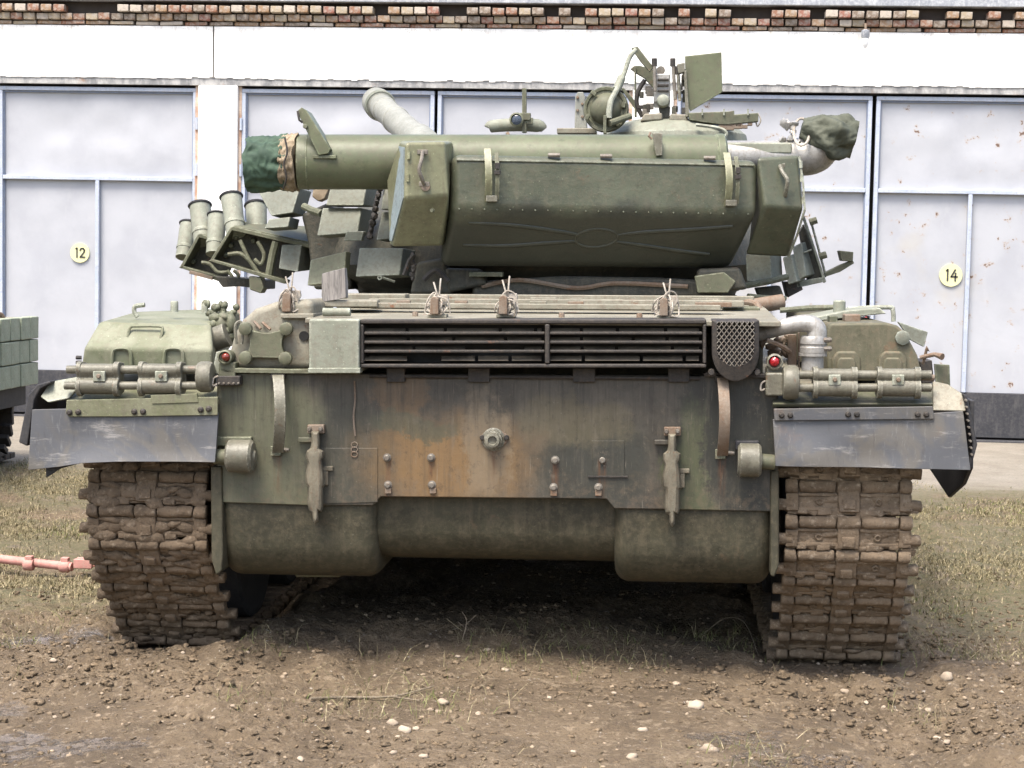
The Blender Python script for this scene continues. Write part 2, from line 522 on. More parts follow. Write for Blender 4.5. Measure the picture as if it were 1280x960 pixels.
def warp_axis(lo, hi, f0, f1, fine, coarse, g1=1.13):
    a = list(np.arange(f0, f1, fine))
    s, x = fine, a[-1]
    while x < hi:
        s = min(s * (g1 if x < 7 else 1.13), coarse); x += s; a.append(x)
    s, x, b = fine, a[0], []
    while x > lo:
        s = min(s * 1.13, coarse); x -= s; b.append(x)
    return np.array(b[::-1] + a)


def vnoise(x, y, seed):
    r = np.random.default_rng(seed).random((257, 257))
    xi, yi = np.floor(x).astype(int), np.floor(y).astype(int)
    fx, fy = x - xi, y - yi
    fx, fy = fx * fx * (3 - 2 * fx), fy * fy * (3 - 2 * fy)
    a, b = r[xi % 256, yi % 256], r[(xi + 1) % 256, yi % 256]
    c, d = r[xi % 256, (yi + 1) % 256], r[(xi + 1) % 256, (yi + 1) % 256]
    return (a * (1 - fx) + b * fx) * (1 - fy) + (c * (1 - fx) + d * fx) * fy - 0.5


def sstep(a, b, x):
    t = np.clip((x - a) / (b - a), 0, 1)
    return t * t * (3 - 2 * t)


# wet, smoothed hollows: centre and half size
PUDDLES = [(-2.1, -.55, .35, .22), (-1.72, -.95, .30, .18), (-2.05, .52, .30, .16), (-1.35, -1.02, .25, .10), (-2.35, -.1, .3, .2), (1.12, -1.02, .22, .16), (1.0, -.75, .16, .12), (1.32, -1.2, .2, .12)]


def ground_z(x, y):
    x, y = np.asarray(x, float), np.asarray(y, float)
    near = 1 - sstep(4.0, 7.5, y)
    side = np.clip(x, -4, 4)
    z = (0.0145 * side - 0.035) * near
    rough = 1 - sstep(4.5, 6.5, y) * 0.9
    rough = rough * (.45 + .75 * sstep(-.12, .2, vnoise(x * 1.3 + 4, y * 1.3, 17)))
    for cx, cy, rx, ry in PUDDLES:
        rough = rough * (1 - .86 * np.exp(-(((x - cx) / rx) ** 2 + ((y - cy) / ry) ** 2) ** 2))
    z = z + rough * (vnoise(x * 0.9, y * 0.9, 1) * 0.09 + vnoise(x * 2.6 + 7, y * 2.6, 2) * 0.055
                     + vnoise(x * 7 + 3, y * 7, 3) * 0.035 + vnoise(x * 17, y * 17 + 5, 4) * 0.022 + np.abs(vnoise(x * 34, y * 34 + 5, 5)) * 0.022 * (.4 + 1.2 * sstep(-.15, .25, vnoise(x * 2.2, y * 2.2, 6)))
                     + np.abs(vnoise(x * 61 + 9, y * 61 + 5, 7)) * 0.014)
    # flattened under the tracks, squeezed-up mud beside and behind them
    for cx in (-1.43, 1.40):
        d = np.abs(x - cx)
        on = (1 - sstep(0.24, 0.36, d)) * sstep(0.2, 0.55, y) * (1 - sstep(6, 7, y))
        z = z * (1 - on) + (0.0145 * side - 0.055) * on
        ridge = np.exp(-((d - 0.42) / 0.13) ** 2) * sstep(-0.1, 0.5, y) * (1 - sstep(5, 7, y)) + np.exp(-((y - 0.22) / 0.16) ** 2) * np.exp(-(d / 0.36) ** 4)
        z = z + ridge * (0.005 + 0.10 * np.abs(vnoise(x * 6, y * 6, 9)))
    # earth heaped between the tracks behind the hull
    z = z + 0.035 * np.exp(-((y - 0.5) / 0.5) ** 2) * np.exp(-(x / 0.9) ** 4)
    # wheel ruts that lead out of the picture
    z = z - 0.035 * np.exp(-((x + 1.75 + y * 0.1) / 0.28) ** 2) * (1 - sstep(-0.3, 0.3, y)) - 0.03 * np.exp(-((x - 1.5) / 0.3) ** 2) * (1 - sstep(-0.3, 0.3, y))
    return z


def ground_mat():
    N = Nodes('muddy_yard_ground', 0.9, 0, 0.5)
    sep = N.n('ShaderNodeSeparateXYZ')
    N.t.links.new(N.co, sep.inputs[0])
    X, Y = sep.outputs[0], sep.outputs[1]
    mud = N.mix(N.step(N.noise(2.2, 6, 0.65), 0.34, 0.64), (0.185, 0.135, 0.082), (0.115, 0.083, 0.050))
    mud = N.mix(N.math('MULTIPLY', N.step(N.noise(1.1, 5, 0.6, off=(3, 8, 0)), 0.5, 0.68), 0.6), mud, (0.24, 0.18, 0.113))
    mud = N.mix(N.math('MULTIPLY', N.step(N.noise(26, 5, 0.7), 0.5, 0.66), 0.7), mud, (0.31, 0.24, 0.16))
    mud = N.mix(N.math('MULTIPLY', N.step(N.noise(55, 4, 0.7, off=(1, 2, 3)), 0.52, 0.64), 0.7), mud, (0.085, 0.058, 0.038))
    peb = N.step(N.noise(42, 2, 0.5, off=(9, 2, 3)), 0.70, 0.74)
    mud = N.mix(N.math('MULTIPLY', peb, 0.8), mud, (0.42, 0.37, 0.31))
    # wet hollows
    wet = None
    xw, yw = N.math('ADD', X, N.math('MULTIPLY', N.math('SUBTRACT', N.noise(5, 6, 0.7), 0.5), 0.55)), N.math('ADD', Y, N.math('MULTIPLY', N.math('SUBTRACT', N.noise(5, 6, 0.7, off=(7, 7, 7)), 0.5), 0.5))
    for cx, cy, rx, ry in PUDDLES:
        a = N.math('DIVIDE', N.math('SUBTRACT', xw, cx), rx)
        b = N.math('DIVIDE', N.math('SUBTRACT', yw, cy), ry)
        d = N.step(N.math('ADD', N.math('MULTIPLY', a, a), N.math('MULTIPLY', b, b)), 1.25, 0.55)
        wet = d if wet is None else N.math('MAXIMUM', wet, d)
    wet = N.math('MULTIPLY', wet, N.step(N.noise(17, 5, 0.65), 0.36, 0.5))
    mud = N.mix(N.math('MULTIPLY', wet, 0.45), mud, (0.085, 0.066, 0.052))
    # thin turf at both sides and between the tracks
    tn = N.noise(1.5, 6, 0.7, off=(4, 4, 4))
    zone = N.math('MULTIPLY', N.step(N.math('ABSOLUTE', X), 1.2, 2.2), N.step(Y, 0.5, 1.6))
    turf = N.mix(N.step(N.noise(30, 5, 0.7), 0.35, 0.65), (0.175, 0.14, 0.082), (0.105, 0.10, 0.048))
    turf = N.mix(N.math('MULTIPLY', N.step(N.noise(5, 5, 0.7, off=(2, 0, 0)), 0.52, 0.66), 0.8), turf, (0.19, 0.15, 0.105))
    col = N.mix(N.math('MULTIPLY', zone, N.step(tn, 0.36, 0.5)), mud, turf)
    # pale trodden gravel in front of the garage
    yy = N.math('ADD', Y, N.math('MULTIPLY', N.math('SUBTRACT', N.noise(0.9, 5, 0.6), 0.5), 3.0))
    ap = N.step(yy, 6.1, 7.3)
    apc = N.mix(N.step(N.noise(3, 6, 0.7), 0.3, 0.7), (0.31, 0.275, 0.22), (0.235, 0.205, 0.16))
    apc = N.mix(N.math('MULTIPLY', N.step(N.noise(40, 4, 0.7), 0.5, 0.68), 0.6), apc, (0.15, 0.13, 0.105))
    col = N.mix(ap, col, apc)
    N.color(col)
    N.rough(N.math('SUBTRACT', 0.93, N.math('MULTIPLY', wet, 0.80)))
    N.put(N.b.inputs['Specular IOR Level'], N.math('ADD', 0.4, N.math('MULTIPLY', wet, 0.6)))
    N.bump(N.math('MULTIPLY', N.math('ADD', N.noise(60, 6, 0.72), N.noise(18, 6, 0.7)), N.math('SUBTRACT', 1.0, N.math('MULTIPLY', wet, 0.92))), 0.9, 0.03)
    return N.m


def build_ground():
    xs = warp_axis(-300, 300, -3.4, 3.6, 0.014, 25, 1.03)
    ys = warp_axis(-40, 500, -1.6, 1.4, 0.0125, 25, 1.012)
    gx, gy = np.meshgrid(xs, ys)
    gz = ground_z(gx, gy)
    v = np.stack([gx, gy, gz], -1).reshape(-1, 3)
    nx, ny = len(xs), len(ys)
    i = np.arange(nx * ny).reshape(ny, nx)
    f = np.stack([i[:-1, :-1], i[:-1, 1:], i[1:, 1:], i[1:, :-1]], -1).reshape(-1, 4)
    me = bpy.data.meshes.new('ground')
    me.vertices.add(len(v)); me.vertices.foreach_set('co', v.astype(np.float32).ravel())
    me.loops.add(f.size); me.loops.foreach_set('vertex_index', f.astype(np.int32).ravel())
    me.polygons.add(len(f)); me.polygons.foreach_set('loop_start', np.arange(0, f.size, 4, dtype=np.int32))
    me.update(calc_edges=True)
    me.shade_smooth()
    me.materials.append(ground_mat())
    o = bpy.data.objects.new('ground', me)
    C.objects.link(o)
    tag(o, kind='structure')


build_ground()


# ------------------------------------------------------------------ the setting: garage with steel doors
WY = 10.5


def wall_mat():
    N = Nodes('whitewashed_plaster', 0.9, 0, 0.2)
    col = N.mix(N.step(N.noise(1.2, 6, 0.65), 0.3, 0.7), (0.86, 0.85, 0.81), (0.80, 0.79, 0.75))
    col = N.mix(N.math('MULTIPLY', N.step(N.noise(5, 6, 0.7, stretch=(1, 1, 0.3)), 0.6, 0.75), 0.5), col, (0.62, 0.57, 0.48))
    sep = N.n('ShaderNodeSeparateXYZ')
    N.t.links.new(N.co, sep.inputs[0])
    edge = N.step(sep.outputs[2], 3.72, 3.98)
    run = N.step(N.noise(7, 6, 0.75, stretch=(1, 1, 0.22), off=(3, 1, 2)), 0.50, 0.68)
    col = N.mix(N.math('MULTIPLY', N.math('MULTIPLY', edge, run), 0.8), col, (0.30, 0.235, 0.17))
    crack = N.step(N.math('ABSOLUTE', N.math('SUBTRACT', N.noise(0.8, 8, 0.7, off=(5, 5, 2)), 0.5)), 0.0022, 0.0008)
    col = N.mix(N.math('MULTIPLY', crack, 0.6), col, (0.22, 0.2, 0.17))
    N.color(col)
    N.bump(N.noise(20, 6, 0.7), 0.3, 0.01)
    return N.m


def lintel_mat():
    N = Nodes('weathered_lintel_concrete', 0.9, 0, 0.2)
    col = N.mix(N.step(N.noise(7, 6, 0.7, stretch=(1.2, 1, 0.5)), 0.36, 0.64), (0.20, 0.20, 0.20), (0.42, 0.41, 0.39))
    col = N.mix(N.math('MULTIPLY', N.step(N.noise(3.2, 6, 0.7), 0.58, 0.7), 0.75), col, (0.27, 0.16, 0.10))
    N.color(col)
    N.bump(N.noise(18, 6, 0.7), 0.6, 0.02)
    return N.m


def brick_mat():
    N = Nodes('weathered_brick', 0.9, 0, 0.2)
    oi = N.n('ShaderNodeObjectInfo')
    cr = N.n('ShaderNodeValToRGB')
    N.t.links.new(oi.outputs['Random'], cr.inputs[0])
    el = cr.color_ramp.elements
    cr.color_ramp.interpolation = 'CONSTANT'
    cols = [(0.0, (0.23, 0.105, 0.06)), (0.18, (0.27, 0.165, 0.09)), (0.4, (0.34, 0.27, 0.18)), (0.56, (0.17, 0.125, 0.09)), (0.74, (0.44, 0.38, 0.31)), (0.88, (0.24, 0.095, 0.065))]
    el[0].position, el[0].color = 0, (*cols[0][1], 1)
    el[1].position, el[1].color = cols[1][0], (*cols[1][1], 1)
    for p, c in cols[2:]:
        e = el.new(p); e.color = (*c, 1)
    col = N.mix(N.math('MULTIPLY', N.step(N.noise(11, 6, 0.75), 0.42, 0.62), 0.75), cr.outputs[0], (0.40, 0.36, 0.31))
    col = N.mix(N.math('MULTIPLY', N.step(N.noise(30, 5, 0.7, off=(2, 2, 2)), 0.52, 0.7), 0.5), col, (0.10, 0.08, 0.07))
    N.color(col)
    N.bump(N.noise(50, 5), 0.5, 0.008)
    return N.m


def door_mat(name, rusty):
    N = Nodes(name, 0.5, 0.0, 0.4)
    col = N.mix(N.step(N.noise(1.6, 5, 0.6), 0.35, 0.68), (0.385, 0.392, 0.412), (0.33, 0.337, 0.36))
    col = N.mix(N.math('MULTIPLY', N.step(N.noise(6, 6, 0.7, stretch=(1, 1, 0.4)), 0.55, 0.75), 0.35), col, (0.44, 0.44, 0.445))
    if rusty:
        sp = N.step(N.noise(9.0, 6, 0.65, off=(1, 2, 3)), 0.665, 0.68)
        halo = N.step(N.noise(9.0, 6, 0.65, off=(1, 2, 3)), 0.60, 0.69)
        big = N.step(N.noise(1.3, 4, 0.6, off=(6, 2, 3)), 0.6, 0.75)
        col = N.mix(N.math('MULTIPLY', big, 0.35), col, (0.38, 0.34, 0.26))
        col = N.mix(N.math('MULTIPLY', halo, 0.6), col, (0.36, 0.26, 0.16))
        col = N.mix(N.math('MULTIPLY', sp, 0.9), col, (0.10, 0.052, 0.035))
        dk = N.step(N.noise(2.2, 6, 0.75, off=(3, 0, 9)), 0.66, 0.8)
        col = N.mix(N.math('MULTIPLY', dk, 0.4), col, (0.22, 0.215, 0.21))
    N.color(col)
    N.rough(N.math('ADD', 0.42, N.math('MULTIPLY', N.noise(9, 4), 0.2)))
    N.bump(N.math('ADD', N.noise(2.4, 3, 0.5, dist=0.6), N.math('MULTIPLY', N.noise(30, 4), 0.04)), 0.14, 0.04)
    return N.m


M['wall'] = wall_mat()
M['lintel'] = lintel_mat()
M['brick'] = brick_mat()
M['door'] = door_mat('pale_grey_door_steel', False)
M['doorrust'] = door_mat('rust_spotted_door_steel', True)
M['doorframe'] = paint('blue_grey_door_frame', (0.42, 0.46, 0.54), (0.35, 0.40, 0.49), dirt=(0.35, 0.33, 0.3), rust=0.25, scale=6, streak=0.3, chip=0)
M['doorseal'] = paint('blue_door_seal', (0.16, 0.2, 0.29), (0.2, 0.24, 0.32), dirt=(0.2, 0.19, 0.18), rust=0.2, scale=6, streak=0.2, chip=0)
M['doordark'] = paint('black_bitumen_paint', (0.028, 0.029, 0.034), (0.04, 0.04, 0.045), dirt=(0.09, 0.085, 0.08), rust=0.05, scale=4, chip=0.2)
M['jamb'] = paint('brown_flaking_jamb', (0.36, 0.22, 0.15), (0.55, 0.45, 0.36), dirt=(0.25, 0.16, 0.11), rust=0.3, scale=8)
M['roof'] = paint('grey_roof_felt', (0.28, 0.295, 0.32), (0.22, 0.235, 0.26), dirt=(0.6, 0.6, 0.58), rust=0.0, scale=5, chip=0.4)
M['mortar'] = flat('dark_mortar', (0.06, 0.05, 0.043), 0.95, 0.1, 0.3, 12)
M['yellow'] = flat('faded_yellow_paint', (0.60, 0.585, 0.33), 0.7, 0.3, 0.06)
M['ink'] = flat('black_stencil_paint', (0.05, 0.05, 0.045), 0.7, 0.3)
M['redhandle'] = flat('red_handle_paint', (0.45, 0.06, 0.05), 0.5)


def wx(px):
    return W(px, 330, WY).x


def wz(px, py):
    return W(px, py, WY).z


def xbox(bm, x0, x1, y0, y1, z0, z1):
    box(bm, ((x0 + x1) / 2, (y0 + y1) / 2, (z0 + z1) / 2), (abs(x1 - x0), abs(y1 - y0), abs(z1 - z0)))


def sheet(bm, x0, x1, z0, z1, Y, nx, nz, amp, seed, th=0.01):
    g = [[bm.verts.new((x0 + (x1 - x0) * i / nx, Y + (amp * math.sin(math.pi * i / nx) ** 0.5 * math.sin(math.pi * j / nz) ** 0.5 *
          (noise.noise(Vector((x0 + i * (x1 - x0) / nx, seed, z0 + j * (z1 - z0) / nz)) * 1.9) + 0.5 * noise.noise(Vector((x0 + i * (x1 - x0) / nx, seed + 9, z0 + j * (z1 - z0) / nz)) * 4.5))
          if 0 < i < nx and 0 < j < nz else 0), z0 + (z1 - z0) * j / nz)) for j in range(nz + 1)] for i in range(nx + 1)]
    for i in range(nx):
        for j in range(nz):
            bm.faces.new((g[i][j], g[i + 1][j], g[i + 1][j + 1], g[i][j + 1]))
    xbox(bm, x0, x1, Y + 0.06, Y + 0.06 + th, z0, z1)


def build_garage():
    g = empty('garage', None, (0, WY, 0))
    tag(g, 'long whitewashed garage with pale steel doors and a crumbling brick cornice', 'garage')
    O = Vector((0, -WY, 0))

    def part(name, bm, mat, parent=g, bev=0.006, **k):
        if parent is g:
            for v in bm.verts: v.co += O
        else:
            for v in bm.verts: v.co += O - parent.location
        return obj(name, bm, mat, parent, bev, **k)
    # levels
    z_top = (wz(120, 103) + wz(700, 112) + wz(1190, 117)) / 3
    z_lin = z_top + 0.075
    z_white = (wz(130, 29) + wz(640, 36) + wz(1200, 43)) / 3
    z_r2 = z_white + 0.05
    z_rail = (wz(120, 222) + wz(1190, 240)) / 2
    z_blk = (wz(60, 468) + wz(1240, 487)) / 2
    XL, XR = wx(-520), wx(1720)
    lefts = [(-255, 243), (298, 783), (840, 1332), (1388, 1700)]
    bm = new(); xbox(bm, XL, XR, WY, WY + 0.35, z_lin, z_white - 0.004)
    wl = part('wall', bm, M['wall'], bev=0)
    bm = new()
    nseg = 150
    for i in range(nseg):                       # ragged lower edge of the plaster, weathered concrete showing
        x0 = XL + (XR - XL) * i / nseg; x1 = XL + (XR - XL) * (i + 1) / nseg
        xbox(bm, x0, x1, WY + 0.012, WY + 0.34, z_top - 0.004, z_lin + 0.0)
    part('lintel', bm, M['lintel'], bev=0)
    bm = new()
    for i in range(nseg * 2):
        x0 = XL + (XR - XL) * i / nseg / 2; x1 = XL + (XR - XL) * (i + 1) / nseg / 2
        h = 0.02 + 0.05 * abs(noise.noise(Vector((i * 0.35, 3, 0)))) + 0.015 * random.random()
        xbox(bm, x0, x1 - 0.001, WY + 0.002, WY + 0.02, z_lin - 0.03 + h * 0.5, z_lin + 0.002)
    part('plaster_edge', bm, M['wall'], bev=0)
    bm = new(); xbox(bm, wx(264), wx(265.5), WY - 0.002, WY + 0.01, z_lin, z_white)
    part('wall_seam', bm, M['mortar'], bev=0)
    bm = new(); xbox(bm, XL, XR, WY + 0.03, WY + 0.36, z_white, z_white + 0.36)
    part('cornice_core', bm, M['mortar'], bev=0)
    bm = new(); xbox(bm, XL, XR, WY - 0.10, WY + 8, wz(640, 6), wz(640, 6) + 0.22)
    part('roof', bm, M['roof'], bev=0.01)
    # cornice bricks: three courses, some of the top one lost
    zc = [z_white + 0.005, z_white + 0.047, z_white + 0.122]
    hs = [0.036, 0.066, 0.066]
    protos = []
    for k in range(3):
        bm = new(); box(bm, (0, 0, 0), (0.118 if k else 0.24, 0.13, hs[k])); rough_up(bm, 0.006, 9, k)
        protos.append(bm)
    mesh = []
    for k, bm in enumerate(protos):
        o = obj('brick', bm, M['brick'], g, 0.005, 1)
        mesh.append(o)
    used = [False] * 3
    for k in range(3):
        pitch = 0.128 if k else 0.25
        x = wx(-30) + k * 0.05
        while x < wx(1310):
            keep = True
            if k == 2:
                keep = noise.noise(Vector((x * 1.7, 5, 0))) + 0.3 * (random.random() - 0.5) > -0.16
            if k == 1:
                keep = noise.noise(Vector((x * 0.9, 15, 0))) > -0.62
            if keep:
                o = mesh[k] if not used[k] else mesh[k].copy()
                if used[k]: C.objects.link(o)
                used[k] = True
                o.location = (x, 0.06 - 0.045 * k * (1 if k == 2 else 0.8) + random.uniform(-0.012, 0.012), zc[k] + hs[k] / 2 + random.uniform(-0.003, 0.003))
                o.rotation_euler = (random.uniform(-.03, .03), random.uniform(-.02, .02), random.uniform(-.05, .05))
                o.scale = (random.uniform(0.93, 1.0), 1, random.uniform(0.92, 1.02))
            x += pitch * random.uniform(0.97, 1.03)
    # piers
    for a, b in ((246, 295), (786, 837), (1335, 1385)):
        bm = new(); xbox(bm, wx(a), wx(b), WY + 0.003, WY + 0.35, 0, z_top - 0.006)
        part('pier', bm, M['wall'], bev=0.01)
        for (p, q) in ((a - 4.5, a - 0.2), (b + 0.2, b + 4)):
            bm = new()
            xbox(bm, wx(p), wx(q), WY + 0.045, WY + 0.3, 0, z_top - .005)
            bmesh.ops.subdivide_edges(bm, edges=[e for e in bm.edges if e.calc_length() > 1], cuts=40)
            for v in bm.verts: v.co += Vector((.004 * noise.noise(v.co * 6), .008 * noise.noise(v.co * 5 + Vector((9, 0, 0))), 0))
            part('door_jamb', bm, M['jamb'], bev=0)
    # door leaves
    D = WY + 0.07
    leaves = [(-255, -8, 'n'), (-4, 243, '12'), (299, 539, 'n'), (543, 783, 'n'), (841, 1085, 'n'), (1090, 1334, '14'), (1389, 1640, 'n')]
    for (a, b, num) in leaves:
        x0, x1 = wx(a), wx(b)
        rusty = a > 800
        mt = M['doorrust'] if rusty else M['door']
        d = empty('door', g, (x0, D - WY, 0))
        if num == '14': tag(d, 'rust spotted door leaf with number 14')
        if num == '12': tag(d, 'clean pale door leaf with number 12')
        dz = Vector((-x0, -D, 0))

        def dp(name, bm, m, bev=0.004):
            for v in bm.verts: v.co += dz
            return obj(name, bm, m, d, bev, recalc=(name != 'panel'))
        t = 0.04
        xm = wx(a + (120 if not rusty else 120)) if num == '12' else (x0 + x1) / 2
        if num == '12': xm = wx(119)
        zt = z_top - 0.03
        bm = new(); sheet(bm, x0 + t, x1 - t, z_rail + t / 2, zt - t, D + 0.03, 28, 14, 0.022, a); dp('panel', bm, mt, 0)
        bm = new(); sheet(bm, x0 + t, xm - t / 2, z_blk, z_rail - t / 2, D + 0.035, 14, 28, 0.007, a + 1); dp('panel', bm, mt, 0)
        bm = new(); sheet(bm, xm + t / 2, x1 - t, z_blk, z_rail - t / 2, D + 0.035, 14, 28, 0.007, a + 2); dp('panel', bm, mt, 0)
        bm = new(); xbox(bm, x0 + 0.005, x1 - 0.005, D + 0.0, D + 0.03, 0.04, z_blk - 0.003); dp('kick_plate', bm, M['doordark'])
        for (n_, X0, X1, Z0, Z1) in (('stile', x0, x0 + t, z_blk, zt - t), ('stile', x1 - t, x1, z_blk, zt - t), ('rail', x0, x1, zt - t + 0.001, zt),
                                 ('rail', x0 + t + .001, x1 - t - .001, z_rail - t / 2, z_rail + t / 2), ('mullion', xm - t / 2, xm + t / 2, z_blk, z_rail - t / 2 - .001)):
            bm = new(); xbox(bm, X0, X1, D - 0.02, D + 0.035, Z0, Z1)
            # a dark rebate line in each member
            dp(n_, bm, M['doorframe'], 0.006)
        for zz in (z_rail + .1, z_blk + .35, zt - .35):
            hx = x1 + .004 if (b in (243, 783, 1334)) else x0 - .004
            bm = new(); cyl(bm, (hx, D - .03, zz - .06), (hx, D - .03, zz + .06), .014, n=10); dp('hinge', bm, M['jamb'] if rusty else M['doorframe'], 0)
        bm = new()
        xbox(bm, x0 + t * .98, x1 - t * .98, D + 0.006, D + 0.03, zt - t - 0.016, zt - t)
        xbox(bm, x0 + t, x0 + t + .012, D + 0.006, D + 0.03, z_blk, zt - t - .017)
        xbox(bm, x1 - t - .012, x1 - t, D + 0.006, D + 0.03, z_blk, zt - t - .017)
        dp('seal_strip', bm, M['doorseal'], 0)
        if num in ('12', '14'):
            px, py, r = ((99, 316, 12.5) if num == '12' else (1189, 344, 14))
            c = W(px, py, D)
            bm = new(); lathe(bm, (c.x, D + 0.017, c.z), (0, 1, 0), [(0, r * mpp(D)), (0.02, r * mpp(D))], 28)
            dp('number_disc', bm, M['yellow'], 0)
            # the figures as strokes
            s = r * mpp(D) * 0.95
            strokes = {'1': [[(-.05, .42), (.06, .5), (.06, -.5)]],
                       '2': [[(-.24, .28), (-.12, .46), (.1, .48), (.24, .3), (.2, .08), (-.22, -.46), (.28, -.46)]],
                       '4': [[(.1, .5), (-.26, -.14), (.3, -.14)], [(.14, .18), (.12, -.52)]]}
            for ch, off in zip(num, (-.36, .28)):
                bm = new()
                for st in strokes[ch]:
                    for (p, q) in zip(st, st[1:]):
                        P = Vector((c.x + (p[0] + off) * s, D + 0.0125, c.z + p[1] * s)); Q = Vector((c.x + (q[0] + off) * s, D + 0.0125, c.z + q[1] * s))
                        dv = (Q - P).normalized(); nn = Vector((-dv.z, 0, dv.x)) * s * 0.075
                        P2, Q2 = P - dv * s * .05, Q + dv * s * .05
                        loft(bm, [[P2 + nn, Q2 + nn, Q2 - nn, P2 - nn], [v + Vector((0, 0.004, 0)) for v in (P2 + nn, Q2 + nn, Q2 - nn, P2 - nn)]])
                dp('numeral', bm, M['ink'], 0)
        if num == '14':
            c = W(1081, 405, D)
            bm = new(); xbox(bm, c.x - .015, c.x + .015, D - .06, D - .03, c.z - .08, c.z + .07); dp('latch_handle', bm, M['redhandle'])
            bm = new(); xbox(bm, c.x - .035, c.x + .045, D - .035, D - .02, c.z + .08, c.z + .12); dp('latch', bm, M['doorframe'])
    for ex in (XL, XR - .3):
        bm = new(); xbox(bm, ex, ex + .3, WY + .36, WY + 7.9, 0, z_white + .3); part('end_wall', bm, M['wall'], bev=0)
    bm = new(); xbox(bm, XL, XR, WY + 0.3, WY + 0.34, 0, z_top); part('back_wall', bm, M['black'], bev=0)
    bm = new(); xbox(bm, XL, XR, WY - 0.02, WY + 0.3, -0.1, 0.02); part('door_sill', bm, M['doordark'], bev=0.01)
    # lamp hanging under the cornice
    p = W(1082, 37, WY - 0.12)
    l = empty('wall_lamp', None, p)
    tag(l, 'small grey lamp hanging from the brick cornice above the garage doors', 'lamp')
    bm = new(); tube(bm, [(0, 0.1, 0.06), (0, 0.02, 0.05), (0, 0, 0)], 0.012, 8, 4); obj('bracket', bm, M['rusty'], l, 0)
    bm = new(); lathe(bm, (0, 0, 0.0), (0, 0, -1), [(0, .02), (.01, .04), (.07, .04), (.08, .034)], 14); obj('socket', bm, M['roof'], l, 0)
    bm = new(); lathe(bm, (0, 0, -0.075), (0, 0, -1), [(0, .03), (.03, .036), (.07, .03), (.1, .01)], 14)
    obj('bulb', bm, flat('milky_glass', (0.8, 0.8, 0.78), 0.2), l, 0)


build_garage()

# ------------------------------------------------------------------ the tank
tank = empty('tank')
tank.rotation_euler = (0, TILT, 0)
tag(tank, 'muddy green battle tank seen from behind with stowage bins and smoke launchers', 'tank')


def P(name, bm, mat, parent=None, bev=0.004, **k):
    return obj(name, bm, M[mat] if isinstance(mat, str) else mat, parent or tank, bev, **k)


def z_at(py, Y=0, px=620):
    return T(px, py, Y).z


# ---- hull
xl, xr = T(268, 650, 0.05).x, T(972, 650, 0.05).x
zdeck = z_at(399)
bm = new(); box(bm, ((xl + xr) / 2, 3.3, (z_at(690) + 0.02 + zdeck - .05) / 2), (xr - xl - 0.1, 6.0, zdeck - .05 - z_at(690) - .02))
hull = P('hull', bm, 'lower', bev=0.02)
ax, bx = T(472, 650, 0.06).x, T(768, 650, 0.06).x


def yz_extrude(bm, prof, x0, x1):
    loft(bm, [[Vector((x0, y, z)) for y, z in prof], [Vector((x1, y, z)) for y, z in prof]])


z1, z2 = z_at(615), z_at(697)
bm = new()
yz_extrude(bm, [(0.07, z1), (0.07, z_at(668)), (0.10, z_at(690)), (0.17, T(620, 696, .17).z), (0.4, T(620, 699, .4).z), (0.4, z1)], ax - .05, bx + .05)
P('belly_plate', bm, 'lower', hull, 0.015, seg=3)
for s, x0, x1 in ((0, xl + .02, ax), (1, bx, xr - .02)):
    bm = new()
    zb = T(600 if s else 600, 719, .3).z
    pr = [(0.014, z_at(520)), (0.014, z_at(640)), (0.03, z_at(678))]
    for k in range(1, 9):
        a = k / 8 * math.pi / 2
        pr.append((0.03 + 0.22 * (1 - math.cos(a)), z_at(678) - (z_at(678) - zb) * math.sin(a)))
    pr += [(0.6, zb), (0.6, z_at(520))]
    yz_extrude(bm, pr, x0, x1)
    P('drive_housing', bm, 'lower', hull, 0.06, seg=5)
bm = new(); pbox(bm, 368, 712, 426, 722, 0.24, 0.45); P('foot_plate', bm, 'olive', hull, 0.012, seg=3)
bm = new(); pbox(bm, 823, 717, 881, 728, 0.24, 0.45); P('foot_plate', bm, 'olive', hull, 0.012, seg=3)
bm = new(); prism(bm, [(263, 583), (277, 583), (279, 690), (277, 714), (270, 720), (264, 700)], -0.015, 0.5); P('side_flange', bm, 'lower', hull, .008)
bm = new(); prism(bm, [(963, 588), (974, 588), (974, 706), (968, 722), (963, 720)], -0.015, 0.5); P('side_flange', bm, 'lower', hull, .008)
for x0, y0, x1 in ((305, 612, 395), (305, 626, 385)):
    bm = new(); pbox(bm, x0, y0, x1, y0 + 3.5, 0.022, 0.05); P('weld_bead', bm, 'olive', hull, 0.003)

# ---- rear plate
bm = new()
prism(bm, [(271, 466), (973, 470), (973, 640), (835, 637), (768, 636), (758, 624), (476, 621), (466, 632), (385, 632), (271, 628)], 0.0, 0.05)
plate = P('rear_plate', bm, 'plate', bev=0.005)
bm = new(); prism(bm, [(275, 460), (450, 463), (450, 468), (275, 466)], -0.035, 0.03); P('ledge', bm, 'olive', plate, 0.003)
bm = new(); prism(bm, [(880, 466), (962, 468), (962, 473), (880, 471)], -0.03, 0.03); P('ledge', bm, 'dark', plate, 0.003)
for (x, y) in ((484, 572), (539, 572), (485, 606), (540, 606), (694, 575), (753, 575), (692, 609), (748, 609)):
    bm = new()
    p = T(x, y, 0)
    lathe(bm, p, (0, -1, 0), [(-.005, .017), (.003, .017), (.004, .0125), (.016, .0125), (.019, .009)], 10)
    P('bolt', bm, 'steel', plate, 0)
for (x, y) in ((692, 617), (748, 617), (485, 614), (541, 614)):
    bm = new(); pbox(bm, x - 4, y - 4, x + 4, y + 3, -.012, .0); P('tab', bm, 'rusty', plate, 0.002)
bm = new()
p = T(617, 549, 0)
